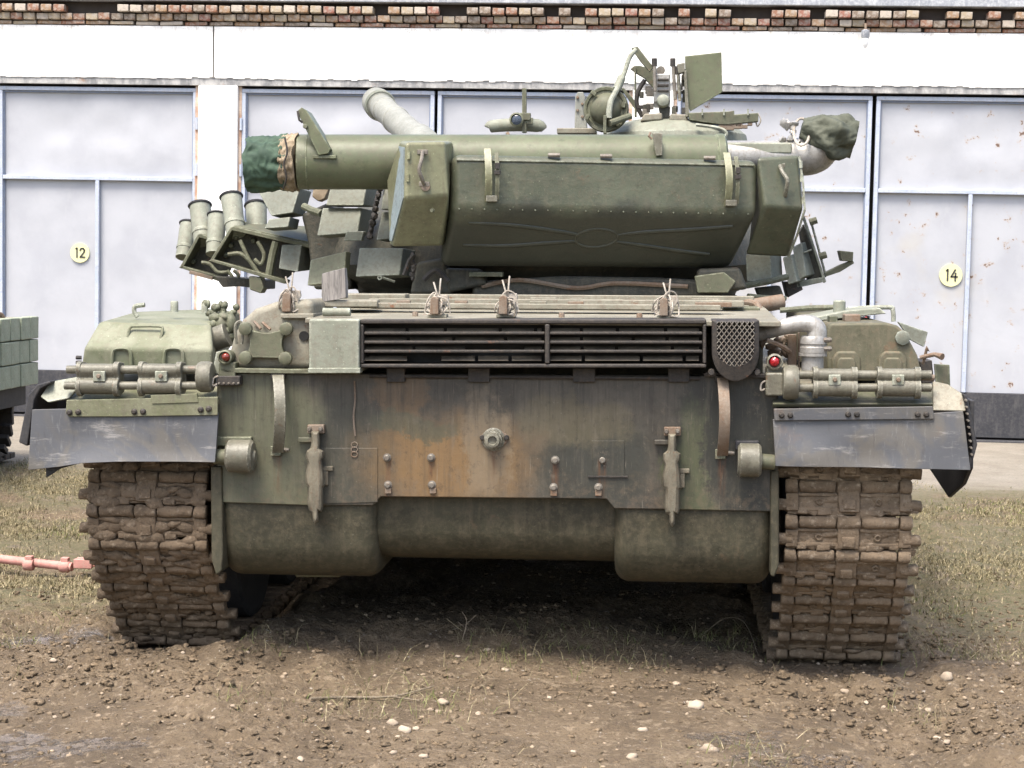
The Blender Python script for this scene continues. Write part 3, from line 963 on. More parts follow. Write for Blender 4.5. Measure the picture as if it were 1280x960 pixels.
lathe(bm, p, (0, -1, 0), [(-.005, .046), (.008, .046), (.012, .038), (.03, .036), (.032, .030), (.055, .028), (.057, .018), (.045, .016), (.045, .001)], 24)
P('plug', bm, 'clamp', plate, 0)
bm = new(); prism(bm, [(600, 546), (606, 540), (630, 540), (636, 546), (634, 553), (618, 566), (604, 554)], -0.008, 0.0); P('plug_flange', bm, 'rusty', plate, 0.003)
for x in (603, 633):
    bm = new(); bolt(bm, T(x, 547, -.008), r=.011, h=.012); P('bolt', bm, 'dark', plate, 0)
bm = new(); tube(bm, [T(443, 476, -.004), T(444, 500, -.008), T(442, 520, -.006), T(444, 545, -.006)], .004, 6, 4); P('chain', bm, 'rusty', plate, 0)
for k in range(3):
    bm = new(); tube(bm, [T(443 + 4 * math.cos(a / 8 * 6.28), 556 + k * 6 + 3.5 * math.sin(a / 8 * 6.28), -.008) for a in range(9)], .0022, 5); P('chain_link', bm, 'rusty', plate, 0)
# patches of welded plate (edges you can see on the right)
bm = new(); prism(bm, [(740, 551), (780, 551), (781, 597), (742, 597)], -0.004, 0.0); P('patch_plate', bm, 'plate', plate, 0.001)
bm = new(); prism(bm, [(392, 560), (472, 560), (472, 628), (388, 630)], -0.004, 0.0); P('patch_plate', bm, 'plate', plate, 0.002)
bm = new(); pbox(bm, 735, 595, 785, 597, -0.008, 0); P('weld_bead', bm, 'dark', plate, 0.001)
for x in (640, 720):
    bm = new(); pbox(bm, x, 480, x + 1.2, 560, -0.002, 0); P('weld_bead', bm, 'plate', plate, 0)


def tow_hook(x, y, right):
    o = []
    bm = new(); pbox(bm, x - 10, y - 2, x + 11, y + 9, -.03, 0.0); hook = P('tow_hook', bm, 'rusty', bev=0.004)
    bm = new()
    for k in (-7, 7): bolt(bm, T(x + k, y + 3, -.03), r=.009, h=.014)
    P('bolt', bm, 'steel', hook, 0)
    bm = new()
    outline = [(-5, 6), (5, 6), (6, 20), (5, 27), (11, 31), (11, 37), (8, 42), (11, 60), (12, 74), (10, 76), (10, 100), (8, 107), (4, 106), (4, 118), (0, 123), (-3, 117), (-4, 108), (-8, 105), (-10, 96), (-9, 76), (-12, 72), (-12, 58), (-9, 44), (-12, 38), (-11, 31), (-6, 27), (-5, 20)]
    loops = []
    for Yk, sc in ((0.0, 0.92), (-.045, 1.0), (-.07, 0.8), (-.078, 0.45)):
        loops.append([T(x + a * sc, y + 58 + (b - 58) * (0.88 + 0.12 * sc), Yk) for a, b in outline])
    loft(bm, loops)
    rough_up(bm, .002, 40, x)
    P('hook_arm', bm, M['hookmat'], hook, 0.003, seg=2)
    bm = new(); pbox(bm, x - 22, y + 14, x - 4, y + 20, -.03, -.005); P('latch', bm, 'plate', hook, 0.003)
    bm = new(); pbox(bm, x + 9, y + 50, x + 22, y + 56, -.02, 0); pbox(bm, x + 10, y + 56, x + 16, y + 74, -.02, 0); P('latch', bm, 'hookmat', hook, 0.004)


M['hookmat'] = paint('worn_hook_paint', (0.16, 0.145, 0.105), (0.11, 0.10, 0.072), dirt=(0.10, 0.07, 0.045), rust=0.8, scale=10)
tow_hook(394, 533, 0)
tow_hook(840, 536, 1)


def strap_bar(x, y0, y1, mat, side):
    bm = new()
    n = 14
    a, b, c, d = [], [], [], []
    for i in range(n + 1):
        t = i / n
        Y = -0.02 - 0.09 * math.sin(math.pi * min(1, t * 1.02)) ** 0.7
        xx = x + 3 * math.sin(math.pi * t) * side
        y = y0 + (y1 - y0) * t
        a.append([T(xx - 7, y, Y), T(xx + 7, y, Y), T(xx + 7, y, Y) + Vector((0, .012, 0)), T(xx - 7, y, Y) + Vector((0, .012, 0))])
    loft(bm, a)
    s = P('log_bracket', bm, mat, bev=0.002)
    bm = new(); pbox(bm, x - 9, y1 - 8, x + 4, y1 + 4, -.02, 0.0); P('foot', bm, 'olive', s, 0.003)
    bm = new(); pbox(bm, x - 9, y0 - 3, x + 9, y0 + 8, -.03, 0.0); P('foot', bm, 'dark', s, 0.003)
    bm = new(); bolt(bm, T(x + 6, y1 - 4, -.01), axis=(1, -.3, 0), r=.008, h=.03); P('bolt', bm, 'steel', s, 0)


strap_bar(347, 466, 566, 'clamp', 1)
strap_bar(903, 470, 570, 'rusty', 1)

# ---- grille
x0, x1, y0, y1 = 450, 883, 400, 459
gf = -0.10
bm = new()
pbox(bm, x0, y0 - 1, x1, y0 + 5, gf, 0.12); pbox(bm, x0, y1 - 4, x1, y1 + 1, gf, 0.1)
pbox(bm, x0, y0 + 5.3, x0 + 4.5, y1 - 4.3, gf, 0.1); pbox(bm, x1 - 4.5, y0 + 5.3, x1, y1 - 4.3, gf, 0.1)
grille = P('air_grille', bm, 'dark', bev=0.006)
bm = new(); pbox(bm, 681, 405.3, 687, 454.7, gf - .004, 0.05); P('centre_post', bm, 'dark', grille, 0.006, seg=3)
for hx0, hx1 in ((455, 681), (687, 878)):
    for k, yy in enumerate((416.5, 427.8, 439.2)):
        bm = new()
        pbox(bm, hx0, yy - 1.9, hx1, yy + 2.0, gf + .003, gf + 0.02)
        P('grille_bar', bm, 'dark', grille, 0.004)
    for k, yy in enumerate((406, 417.5, 429, 440.5)):
        # a dusty sloping blade behind every opening, broken by cross webs
        a = hx0
        while a < hx1 - 4:
            b = min(hx1, a + random.uniform(38, 75))
            if random.random() < 0.9:
                bm = new()
                q = [T(a, yy + 4.2, gf + .060), T(b - 4, yy + 4.2, gf + .060), T(b - 4, yy + 10.2, gf + .018), T(a, yy + 10.2, gf + .018)]
                loft(bm, [q, [v + Vector((0, .012, -.003)) for v in q]])
                P('louvre_blade', bm, 'louvre', grille, 0.002)
            a = b
bm = new(); pbox(bm, x0 + 2, y0 + 3, x1 - 2, y1 - 2, 0.02, 0.14); P('grille_back', bm, 'black', grille, 0)
for (a, b) in ((483, 506), (585, 612), (716, 744), (835, 862)):
    bm = new(); pbox(bm, a, 460, b, 478, -.022, 0.004); P('hinge_plate', bm, 'dark', grille, 0.004)
bm = new(); cyl(bm, T(462, 470, -.012), T(875, 473, -.012), .008, n=10); P('hinge_rod', bm, 'dark', grille, 0)

# ---- deck: raised strips, plates, seams
bm = new()
za = T(640, 399, 0).z
yz_extrude(bm, [(-.06, za), (0.35, za + .012), (0.9, za + .03), (2.2, za + .05), (2.2, za - .1), (-.06, za - .02)], T(385, 399, 0).x, T(975, 399, 0).x)
deck = P('engine_deck', bm, 'deck', bev=0.004)
for (Y0_, Y1_, h, a, b) in ((.36, .46, .022, 400, 905), (.62, .7, .028, 430, 940), (0.98, 1.08, .03, 440, 960)):
    xa, xb = T(a, 399, 0).x, T(b, 399, 0).x
    bm = new(); box(bm, ((xa + xb) / 2, (Y0_ + Y1_) / 2, za + .02 + h / 2 + Y0_ * .03), (xb - xa, Y1_ - Y0_, h)); P('deck_strip', bm, 'deck', deck)
for k in range(16):
    x = random.uniform(470, 930); Y = random.choice((.41, .5, .66, .8, 1.03))
    p = T(x, 399, 0)
    bm = new(); box(bm, (p.x, Y, za + .045 + Y * .02), (random.uniform(.03, .14), .03, .02)); P('deck_latch', bm, 'rusty' if k % 3 else 'deck', deck, 0.003)
for x in (514, 799, 700):
    p = T(x, 399, 0)
    bm = new(); bolt(bm, (p.x, .12, za + .006), (0, 0, 1), .012, .018); P('bolt', bm, 'rusty', deck, 0)
bm = new(); box(bm, (T(412, 399, 0).x, .42, za + .05), (.26, .26, .028), Matrix.Rotation(.12, 3, 'Z')); P('deck_cover', bm, 'deck', deck, 0.006)
bm = new(); box(bm, (T(430, 399, 0).x, .75, za + .07), (.3, .2, .03), Matrix.Rotation(.05, 3, 'Z')); P('deck_cover', bm, 'deck', deck, 0.006)

# lashing brackets with cut wires
def lashing(x, y, h, k):
    Y = 0.05
    pale = 'pale'
    bm = new(); pbox(bm, x - 12, y - 3, x + 12, y + 1, Y - .02, Y + .05); br = P('lashing_bracket', bm, 'deck', bev=0.003)
    bm = new(); prism(bm, [(x - 9, y - 3), (x - 8, y - h * .72), (x - 4, y - h * .8), (x + 2, y - h * .72), (x + 2, y - 3)], Y - .05, Y - .015); P('shackle', bm, 'rusty', br, 0.004)
    bm = new(); prism(bm, [(x + 4, y - h * .45), (x + 4, y - h * .86), (x + 14, y - h * .86), (x + 15, y - h * .66), (x + 11, y - h * .45)], Y - .01, Y + .01); P('clip_plate', bm, 'wire', br, 0.003)
    bm = new(); prism(bm, [(x - 4, y - 3), (x - 3, y - h * .5), (x + 7, y - h * .55), (x + 6, y - 3)], Y + .03, Y + .06); P('shackle', bm, 'dark', br, 0.003)
    rr = random.Random(k)
    for i in range(7):                       # each wire bends over the shackle and hangs down on both sides
        sx = rr.choice((-1, 1)); ww = rr.uniform(9, 18); tp = h * rr.uniform(.5, 1.05)
        p = [T(x + rr.uniform(-4, 6), y - 2, Y - .02), T(x - sx * ww * .45, y - tp * .55, Y - .03), T(x + rr.uniform(-3, 4), y - tp, Y + rr.uniform(-.04, .02)),
             T(x + sx * ww * .8, y - tp * rr.uniform(.5, .9), Y + rr.uniform(-.05, .03)), T(x + sx * ww, y - tp * rr.uniform(.1, .4), Y - .01)]
        if rr.random() < .5: p.append(T(x + sx * ww * .4, y - 3, Y - .03))
        bm = new(); tube(bm, p, .0034, 5, 8); P('wire', bm, 'wire', br, 0)
    for i in range(2):                       # turns wound round the middle
        yy = y - h * (.3 + .16 * i)
        bm = new(); tube(bm, [T(x - 1 + 9 * math.cos(a), yy + 1.5 * math.sin(a * 1.3), Y + .015 - .035 * math.sin(a)) for a in np.linspace(0, 6.28, 18)], .0034, 5); P('wire', bm, 'wire', br, 0)
    for (dx, dy) in ((-8, -h * 1.35), (1, -h * 1.5)):
        bm = new(); tube(bm, [T(x + 3, y - h * .6, Y), T(x + 3 + dx * .4, y - h * .95, Y - .01), T(x + 4 + dx, y + dy, Y)], .0038, 5, 4); P('wire', bm, 'wire', br, 0)


lashing(546, 396, 32, 1)
lashing(632, 396, 34, 2)
lashing(833, 398, 33, 3)
lashing(361, 393, 35, 4)

# left deck box
bm = new(); pbox(bm, 386, 399, 449, 466, -.12, .15)
b = P('armoured_box', bm, 'pale', bev=0.008, seg=3)
bm = new(); pbox(bm, 385, 460, 450, 466.5, -.125, -.06); P('lip', bm, 'pale', b, 0.003)
bm = new(); cyl(bm, T(404, 390, .02), T(438, 390, .02), .017, n=14); P('hinge', bm, 'pale', b, 0)

# mesh guard
def in_u(x, y):
    if not (896 <= x <= 943 and 402 <= y): return False
    if y < 436: return True
    return ((x - 919.5) / 23.5) ** 2 + ((y - 436) / 22) ** 2 <= 1


bm = new()
outer = [(890, 400), (949, 400)] + [(919.5 + 29.5 * math.cos(a), 440 + 37 * math.sin(a)) for a in np.linspace(0, math.pi, 15)]
inner = [(896.5, 403), (942.5, 403)] + [(919.5 + 23.3 * math.cos(a), 436 + 21.5 * math.sin(a)) for a in np.linspace(0, math.pi, 15)]
A = [T(x, y, -.10) for x, y in outer]; B = [T(x, y, -.115) for x, y in inner]
A2 = [p + Vector((0, .2, 0)) for p in A]; B2 = [p + Vector((0, .05, 0)) for p in B]
loft(bm, [A2, A, B, B2], cap=False)
guard = P('vent_guard', bm, 'dark', bev=0.004)
bm = new(); prism(bm, inner, -.06, .05); P('vent_back', bm, 'black', guard, 0)
bm = new()
for fam in (1, -1):
    for c in np.arange(-120, 160, 6.4):
        seg = []
        for t in np.arange(400, 462, 0.5):
            x = 919.5 + c + fam * (t - 430) * 0.78
            if in_u(x, t): seg.append((x, t))
        if len(seg) > 4:
            tube(bm, [T(*seg[0], -.117), T(*seg[-1], -.117)], .0021, 4)
P('wire_mesh', bm, 'steel', guard, 0)
for x in (889, 946):
    bm = new(); bolt(bm, T(x, 465, -.06), r=.014, h=.03); P('bolt', bm, 'dark', guard, 0)

# round housing and cover plate on the left
bm = new()
pts = [(284, 462), (286, 440), (292, 418), (302, 400), (318, 386), (345, 377), (392, 374), (392, 462)]
prism(bm, pts, .03, .5)
house = P('intake_housing', bm, 'deck', bev=0.03, seg=4)
bm = new()
cp = []
bs = [(307, 411), (358, 411), (357, 448), (307, 447)]
for i in range(4):
    a, b_ = bs[i], bs[(i + 1) % 4]
    for t in np.linspace(0, 1, 12)[:-1]:
        mx = a[0] * (1 - t) + b_[0] * t; my = a[1] * (1 - t) + b_[1] * t
        pull = (4 * t * (1 - t)) * (0.22 if i in (0,) else 0.16 if i in (1, 3) else 0.0)
        grow = 1 + 0.14 * (1 - 4 * t * (1 - t)) ** 3
        cx, cy = 332, 429
        cp.append((cx + (mx - cx) * grow * (1 - pull * 1.3), cy + (my - cy) * grow * (1 - pull * 1.3)))
prism(bm, cp, -.01, .025); P('cover_plate', bm, 'olive', house, 0.004)
for (x, y) in bs:
    bm = new(); lathe(bm, T(x, y, -.01), (0, -1, 0), [(-.01, .027), (.012, .026), (.016, .02)], 16); P('boss', bm, 'olive', house, 0)
bm = new(); lathe(bm, T(380, 420, .028), (0, -1, 0), [(-.004, .02), (.004, .02)], 16); P('bore', bm, 'black', house, 0)
for (a, b_) in (((318, 402), (326, 411)), ((328, 403), (338, 412))):
    bm = new(); tube(bm, [T(*a, .02), T(*b_, .0)], .006, 6); P('lug', bm, 'rusty', house, 0)
bm = new(); tube(bm, [T(296, 430, .0), T(294, 408, -.01), T(300, 402, 0), T(304, 412, 0), T(302, 430, .0)], .006, 6, 4); P('lifting_eye', bm, 'clamp', house, 0)
# silver / dusty engine pipe behind the latch
bm = new(); pbox(bm, 350, 392, 392, 398, .0, .3); P('ledge', bm, 'deck', house, 0.004)

# tail lamps
def lamp(x, y, r, mat, lensname, by):
    bm = new(); lathe(bm, T(x, y, -.02), (0, -1, 0), [(-.05, r * .9), (.0, r), (.03, r), (.034, r * .8), (.02, r * .72)], 20)
    l = P('tail_lamp', bm, mat, bev=0)
    bm = new(); lathe(bm, T(x, y, -.04), (0, -1, 0), [(-.02, r * .68), (.0, r * .68), (.014, r * .5), (.02, r * .2), (.021, .001)], 20); P('lamp_lens', bm, lensname, l, 0)
    bm = new(); pbox(bm, x - 10, y + 7, x + 11, y + 26, -.035, .04); P('lamp_bracket', bm, mat, l, 0.006)
    bm = new(); pbox(bm, x - 12, y + 24, x + 17, y + 36, -.05, .0); P('lamp_foot', bm, 'dark', l, 0.004)
    bm = new()
    for k in range(5): bolt(bm, T(x - 9 + k * 6, y + 33, -.05), r=.005, h=.006)
    P('bolt', bm, 'steel', l, 0)
    bm = new(); tube(bm, [T(x - 12, y + 34, -.05), T(x - 17, y + 36, -.06), T(x - 16, y + 27, -.05), T(x - 10, y + 24, -.05)], .0035, 5, 4); P('wire', bm, 'wire', l, 0)
    return l


tag(lamp(283, 446, .029, 'olive', 'amberlens', 0), 'tail lamp with a dull orange red lens')
tag(lamp(968, 452, .032, 'clamp', 'redlens', 1), 'tail lamp with a bright red lens')
bm = new(); pbox(bm, 957, 466, 979, 495, -.06, .02); P('lamp_block', bm, 'clamp', bev=0.008)
bm = new(); prism(bm, [(265, 466), (270, 440), (280, 438), (283, 470)], .01, .05); P('lamp_stay', bm, 'pale', bev=0.004)

# ---- drum carrier rods with clamps
def carrier(xs, y_top, y_bot, clamps, drum, drx):
    Y = -0.06
    bm = new(); cyl(bm, T(xs[0], y_top, Y + .02), T(xs[1], y_top, Y + .02), .017, n=14)
    root = P('carrier_rod', bm, 'clamp', bev=0)
    bm = new(); cyl(bm, T(xs[0] - 3, y_bot, Y), T(xs[1], y_bot, Y), .0165, n=14); P('lower_rod', bm, 'clamp', root, 0)
    for (a, b_) in clamps:
        bm = new()
        r1, r2 = .026, .034
        pa = T(a, y_top, Y + .02); pb = T(b_, y_top, Y + .02); la = T(a, y_bot, Y); lb = T(b_, y_bot, Y)
        prof = []
        for k in range(9):                    # round the top rod, dip, round the lower rod
            an = math.pi * (0.5 - k / 8 * 0.75)
            prof.append((-math.cos(an) * r1, math.sin(an) * r1 + (pa.z - la.z)))
        prof += [(-.012, (pa.z - la.z) * .5)]
        for k in range(10):
            an = math.pi * (0.32 - k / 9 * 1.0)
            prof.append((-math.cos(an) * r2, math.sin(an) * r2))
        prof += [(.05, -.02), (.05, (pa.z - la.z) + .02)]
        loft(bm, [[Vector((pa.x, la.y + y, la.z + z)) for y, z in prof], [Vector((pb.x, la.y + y, la.z + z)) for y, z in prof]])
        c = P('clamp', bm, 'clamp', root, 0.003)
        for (e0, e1) in ((a - 2, a + 4), (b_ - 5, b_ + 2)):
            bm = new()
            q = [(-.01 + (y + .01) * 1.22, (pa.z - la.z) * .5 + (z - (pa.z - la.z) * .5) * 1.14) for y, z in prof]
            xa, xb = T(e0, y_bot, Y).x, T(e1, y_bot, Y).x
            loft(bm, [[Vector((xa, la.y + y, la.z + z)) for y, z in q], [Vector((xb, la.y + y, la.z + z)) for y, z in q]])
            P('clamp_flange', bm, 'clamp', root, 0.004)
        m = (a + b_) / 2
        ym = (y_top + y_bot) / 2 - 2
        bm = new(); pbox(bm, m - 7.5, ym - 6, m + 7.5, ym + 7, Y - .035, Y); P('nut_plate', bm, 'pale', root, 0.003)
        bm = new(); bolt(bm, T(m, ym, Y - .035), r=.009, h=.01); P('bolt', bm, 'rusty', root, 0)
    bm = new()
    cx, cy, rr = drum
    wd = .065
    lathe(bm, T(cx, cy, Y + .02) - Vector((wd / 2, 0, 0)), (1, 0, 0), [(0, rr * .55), (.004, rr * .9), (.015, rr), (wd - .015, rr), (wd - .004, rr * .9), (wd, rr * .6)], 24)
    P('end_drum', bm, 'clamp', root, 0)
    return root


carrier((84, 252), 462, 482, [(99, 148), (176, 226)], (257, 471, .062), 0)
carrier((990, 1164), 468.5, 484.5, [(1018, 1069), (1098, 1148)], (988, 478, .068), 0)
bm = new(); cyl(bm, T(1150, 472, -.03), T(1168, 472, -.03), .012, n=10); P('rod_end', bm, 'rusty', bev=0)

# bump rollers
for (x0, x1, sx, y, r) in ((284, 318, 268, 570, .066), (922, 951, 968, 575, .066)):
    bm = new()
    a = T(min(x0, x1), y, -.05); wd = (max(x0, x1) - min(x0, x1)) * mpp(-.05)
    lathe(bm, a, (1, 0, 0), [(0, r * .8), (.01, r), (wd - .01, r), (wd, r * .85), (wd + .003, r * .4), (wd + .01, r * .3)], 24)
    ro = P('bump_roller', bm, 'clamp', bev=0)
    bm = new(); cyl(bm, T(sx, y + (1 if sx < 500 else 3), -.04), T((x0 + x1) / 2, y, -.05), .03, n=16); P('axle', bm, 'olive', ro, 0)
    bm = new(); pbox(bm, min(sx, x0) if sx < 500 else x0 - 3, y - 24, x1 - 4 if sx < 500 else x1 - 2, y - 12, -.03, .03); P('roller_bracket', bm, 'olive' if sx < 500 else 'rubber', ro, 0.006)

# ---- fenders
def mk_fender(pts_x, ysheet, ystrip, side):
    x0, x1 = pts_x
    bm = new()
    q = [T(x0, ysheet, .1), T(x1, ysheet, .1), T(x1, ystrip, -.06), T(x0, ystrip, -.06)]
    loft(bm, [q, [p + Vector((0, .01, -.012)) for p in q]])
    f = P('fender', bm, 'fend%d' % side, bev=0.002)
    bm = new()
    pa, pb = T(x0, ysheet, .1), T(x1, ysheet, .1)
    box(bm, ((pa.x + pb.x) / 2, 3.1, pa.z), (abs(pb.x - pa.x), 6.0, .012)); P('fender_top', bm, 'deck', f, 0)
    return f


M['fend0'] = paint('mossy_fender_paint', (0.165, 0.165, 0.105), (0.11, 0.115, 0.06), dirt=(0.11, 0.095, 0.07), rust=0.15, scale=7)
M['fend1'] = paint('dull_fender_paint', (0.085, 0.083, 0.062), (0.07, 0.075, 0.04), dirt=(0.10, 0.085, 0.07), rust=0.2, scale=7)
f0 = mk_fender((84, 273), 484, 502, 0)
f1 = mk_fender((966, 1166), 488, 505, 1)
bm = new(); prism(bm, [(83, 500), (272, 496), (272, 519), (150, 521), (86, 521), (82, 516)], -.082, -.07); s0 = P('flap_strip', bm, 'fend0', f0, 0.003)
bm = new(); prism(bm, [(967, 511), (1166, 508), (1168, 524), (968, 526)], -.082, -.07); P('flap_strip', bm, 'flap', f1, 0.003)
for x, y in ((87, 515.5), (98, 515), (168, 514.5), (179, 514.5), (251, 512), (261, 511)):
    bm = new(); lathe(bm, T(x, y, -.082), (0, -1, 0), [(-.004, .013), (.006, .012), (.012, .006)], 10); P('bolt', bm, 'dark', f0, 0)
for x, y in ((977, 519), (988, 519), (1060, 518), (1071, 518), (1147, 518), (1158, 518)):
    bm = new(); lathe(bm, T(x, y, -.082), (0, -1, 0), [(-.004, .012), (.006, .011), (.012, .006)], 10); P('bolt', bm, 'dark', f1, 0)
bm = new(); prism(bm, [(188, 494), (246, 492), (248, 503), (190, 505)], -.086, -.07); P('fender_plate', bm, 'fend0', f0, 0.002)

# rubber flaps
def flap(outline_top, outline_bot, Y, th, par, wav, seed):
    bm = new()
    n = 24
    rows = 7
    f_, b_ = [], []

    def interp(l, t):
        x = l[0][0] + (l[-1][0] - l[0][0]) * t
        for (p, q) in zip(l, l[1:]):
            if p[0] <= x <= q[0] or q[0] <= x <= p[0]:
                s = (x - p[0]) / (q[0] - p[0]); return x, p[1] + (q[1] - p[1]) * s
        return l[-1]
    g = []
    for j in range(rows + 1):
        row = []
        for i in range(n + 1):
            t = i / n
            a, b = interp(outline_top, t), interp(outline_bot, t)
            k = j / rows
            p = T(a[0] + (b[0] - a[0]) * k, a[1] + (b[1] - a[1]) * k, Y)
            p.y -= .02 * k + wav * noise.noise(Vector((t * 3.2, k * 1.3, seed))) * k
            row.append(p)
        g.append(row)
    fv = [[bm.verts.new(p) for p in r] for r in g]
    bv = [[bm.verts.new(p + Vector((0, th, 0))) for p in r] for r in g]
    for j in range(rows):
        for i in range(n):
            bm.faces.new((fv[j][i], fv[j][i + 1], fv[j + 1][i + 1], fv[j + 1][i]))
            bm.faces.new((bv[j][i], bv[j + 1][i], bv[j + 1][i + 1], bv[j][i + 1]))
    for i in range(n):
        bm.faces.new((fv[0][i], bv[0][i], bv[0][i + 1], fv[0][i + 1])); bm.faces.new((fv[rows][i], fv[rows][i + 1], bv[rows][i + 1], bv[rows][i]))
    for j in range(rows):
        bm.faces.new((fv[j][0], fv[j + 1][0], bv[j + 1][0], bv[j][0])); bm.faces.new((fv[j][n], bv[j][n], bv[j + 1][n], fv[j + 1][n]))
    return P('mud_flap', bm, 'flap', par, 0.002)


flap([(40, 512), (82, 511), (273, 516)], [(37, 587), (75, 583), (105, 578), (150, 576), (271, 577)], -.068, .014, None, .03, 1)
flap([(966, 524), (1070, 523), (1204, 514)], [(969, 582), (1090, 584), (1212, 587)], -.068, .014, None, .025, 4)
bm = new(); prism(bm, [(57, 583), (100, 574), (125, 572), (75, 586), (58, 597)], -.03, -.015); P('torn_rubber', bm, 'rubber', bev=0)
# fender corners
def sheet_quad(bm, pts, th):
    q = [T(x, y, Y) for x, y, Y in pts]
    loft(bm, [q, [p + Vector((0, th, -.004)) for p in q]])


bm = new(); sheet_quad(bm, [(50, 496, -.04), (62, 477, .0), (112, 468, .03), (86, 498, -.05), (60, 503, -.055)], .02); P('fender_corner', bm, 'pale', bev=0.006)
bm = new(); sheet_quad(bm, [(1166, 476, .05), (1185, 480, .02), (1205, 493, -.02), (1208, 514, -.06), (1166, 513, -.06)], .02); P('fender_corner', bm, 'deck', bev=0.006)
# side skirts
def skirt(x, prof, th, mat):           # prof: (Y, py at that depth) closed outline in the YZ plane at constant X
    X = T(x, 520, 0).x
    bm = new()
    pts = [(Y, 0, T(x, py, 0).z) for Y, py in prof]
    loft(bm, [[Vector((X - th / 2, Y, z)) for Y, _, z in pts], [Vector((X + th / 2, Y, z)) for Y, _, z in pts]])
    return P('side_skirt', bm, mat, bev=0.004)


def skirt_trace(front, th, mat, Y0, Y1):
    bm = new()
    prism(bm, front, Y0, Y1)
    return P('side_skirt', bm, mat, bev=0.006)


skirt_trace([(23, 553), (35, 494), (46, 481), (62, 476), (64, 479), (50, 486), (43, 500), (34, 558)], 0, 'rubber', -.05, .25)
skirt(30, [(0.1, 490), (5.8, 490), (5.8, 590), (.4, 600), (.1, 568)], .015, 'rubber')
skirt(1214, [(-.02, 500), (5.8, 500), (5.8, 615), (1.0, 620), (.45, 640), (.12, 610), (-.02, 585)], .018, 'rubber')
skirt_trace([(1204, 492), (1209, 494), (1222, 556), (1213, 588), (1208, 586), (1216, 555)], 0, 'rubber', -.06, .1)
bm = new()
for k in range(9):
    bolt(bm, T(1207 + k * 0.9, 500 + k * 8.5, -.06), r=.005, h=.02)
P('stud', bm, 'steel', bev=0)

# ---- fender boxes
def rows_box(bm, rows):
    """rows: left/right pixel pairs with depth, from the bottom rear edge over the top to the far bottom edge"""
    loops = [[T(a, y, Y), T(b, yb, Yb)] for (a, y, Y, b, yb, Yb) in rows]
    left = [bm.verts.new(l[0]) for l in loops]
    right = [bm.verts.new(l[1]) for l in loops]
    n = len(loops)
    for i in range(n):
        j = (i + 1) % n
        bm.faces.new((left[i], right[i], right[j], left[j]))
    bm.faces.new(left[::-1]); bm.faces.new(right)


bm = new()
zt = T(200, 403, .22).z
rows_box(bm, [(101, 463, .12, 266, 468, .12), (104, 434, .11, 267, 436, .11), (124, 402, .22, 264, 407, .22), (166, 390, 1.0, 268, 386, 1.2), (190, 390, 2.2, 300, 390, 2.2), (190, 420, 2.2, 300, 420, 2.2)])
fb = P('fuel_box', bm, 'fbox0', bev=0.018, seg=4) if 'fbox0' in M else None
if fb is None:
    M['fbox0'] = paint('mossy_fuel_box_paint', (0.185, 0.19, 0.13), (0.12, 0.13, 0.075), dirt=(0.15, 0.135, 0.095), rust=0.08, scale=5)
    M['fbox1'] = paint('brown_green_fuel_box_paint', (0.10, 0.094, 0.06), (0.08, 0.077, 0.046), dirt=(0.15, 0.12, 0.08), rust=0.25, scale=5)
    bm = new()
    rows_box(bm, [(101, 463, .12, 266, 468, .12), (104, 434, .11, 267, 436, .11), (124, 402, .22, 264, 407, .22), (166, 390, 1.0, 268, 386, 1.2), (190, 390, 2.2, 300, 390, 2.2), (190, 420, 2.2, 300, 420, 2.2)])
    fb = P('fuel_box', bm, 'fbox0', bev=0.018, seg=4)
    for o_ in [o for o in bpy.data.objects if o.name.startswith('fuel_box') and o is not fb]:
        bpy.data.objects.remove(o_)
    fb.name = 'fuel_box'
ring = [(165, 408), (199, 408), (203, 412), (201, 421), (197, 424), (163, 423), (160, 419), (162, 411), (165, 408)]
bm = new(); tube(bm, [T(x, y, .16 - (424 - y) * -.0012) for x, y in ring], .006, 6, 3); P('handle', bm, 'fbox0', fb, 0)
for cx in (152, 217):
    bm = new(); tube(bm, [T(cx - 12, 455, .106), T(cx - 11, 440, .104), T(cx - 6, 436, .104), T(cx + 6, 436, .104), T(cx + 11, 441, .104), T(cx + 12, 456, .106)], .007, 6, 3); P('pressed_rib', bm, 'fbox0', fb, 0)
for (x, y, w_, h) in ((218, 383, 10, 14), (256, 384, 9, 13)):
    bm = new(); lathe(bm, T(x, y + 7, .5), (0, 0, 1), [(0, w_ * .5 * mpp(.5)), (h * .9 * mpp(.5), w_ * .5 * mpp(.5)), (h * mpp(.5), w_ * .4 * mpp(.5))], 14); P('filler_cap', bm, 'pale', fb, 0)
bm = new(); tube(bm, [T(172, 396, .4), T(168, 390, .4), T(169, 383, .4), T(181, 381, .4)], .01, 8, 4); P('grab_hook', bm, 'pale', fb, 0)
bm = new()
for y in (447, 453, 459):
    bolt(bm, T(99, y, .1), (-1, -.4, 0), .008, .014)
P('bolt', bm, 'dark', fb, 0)

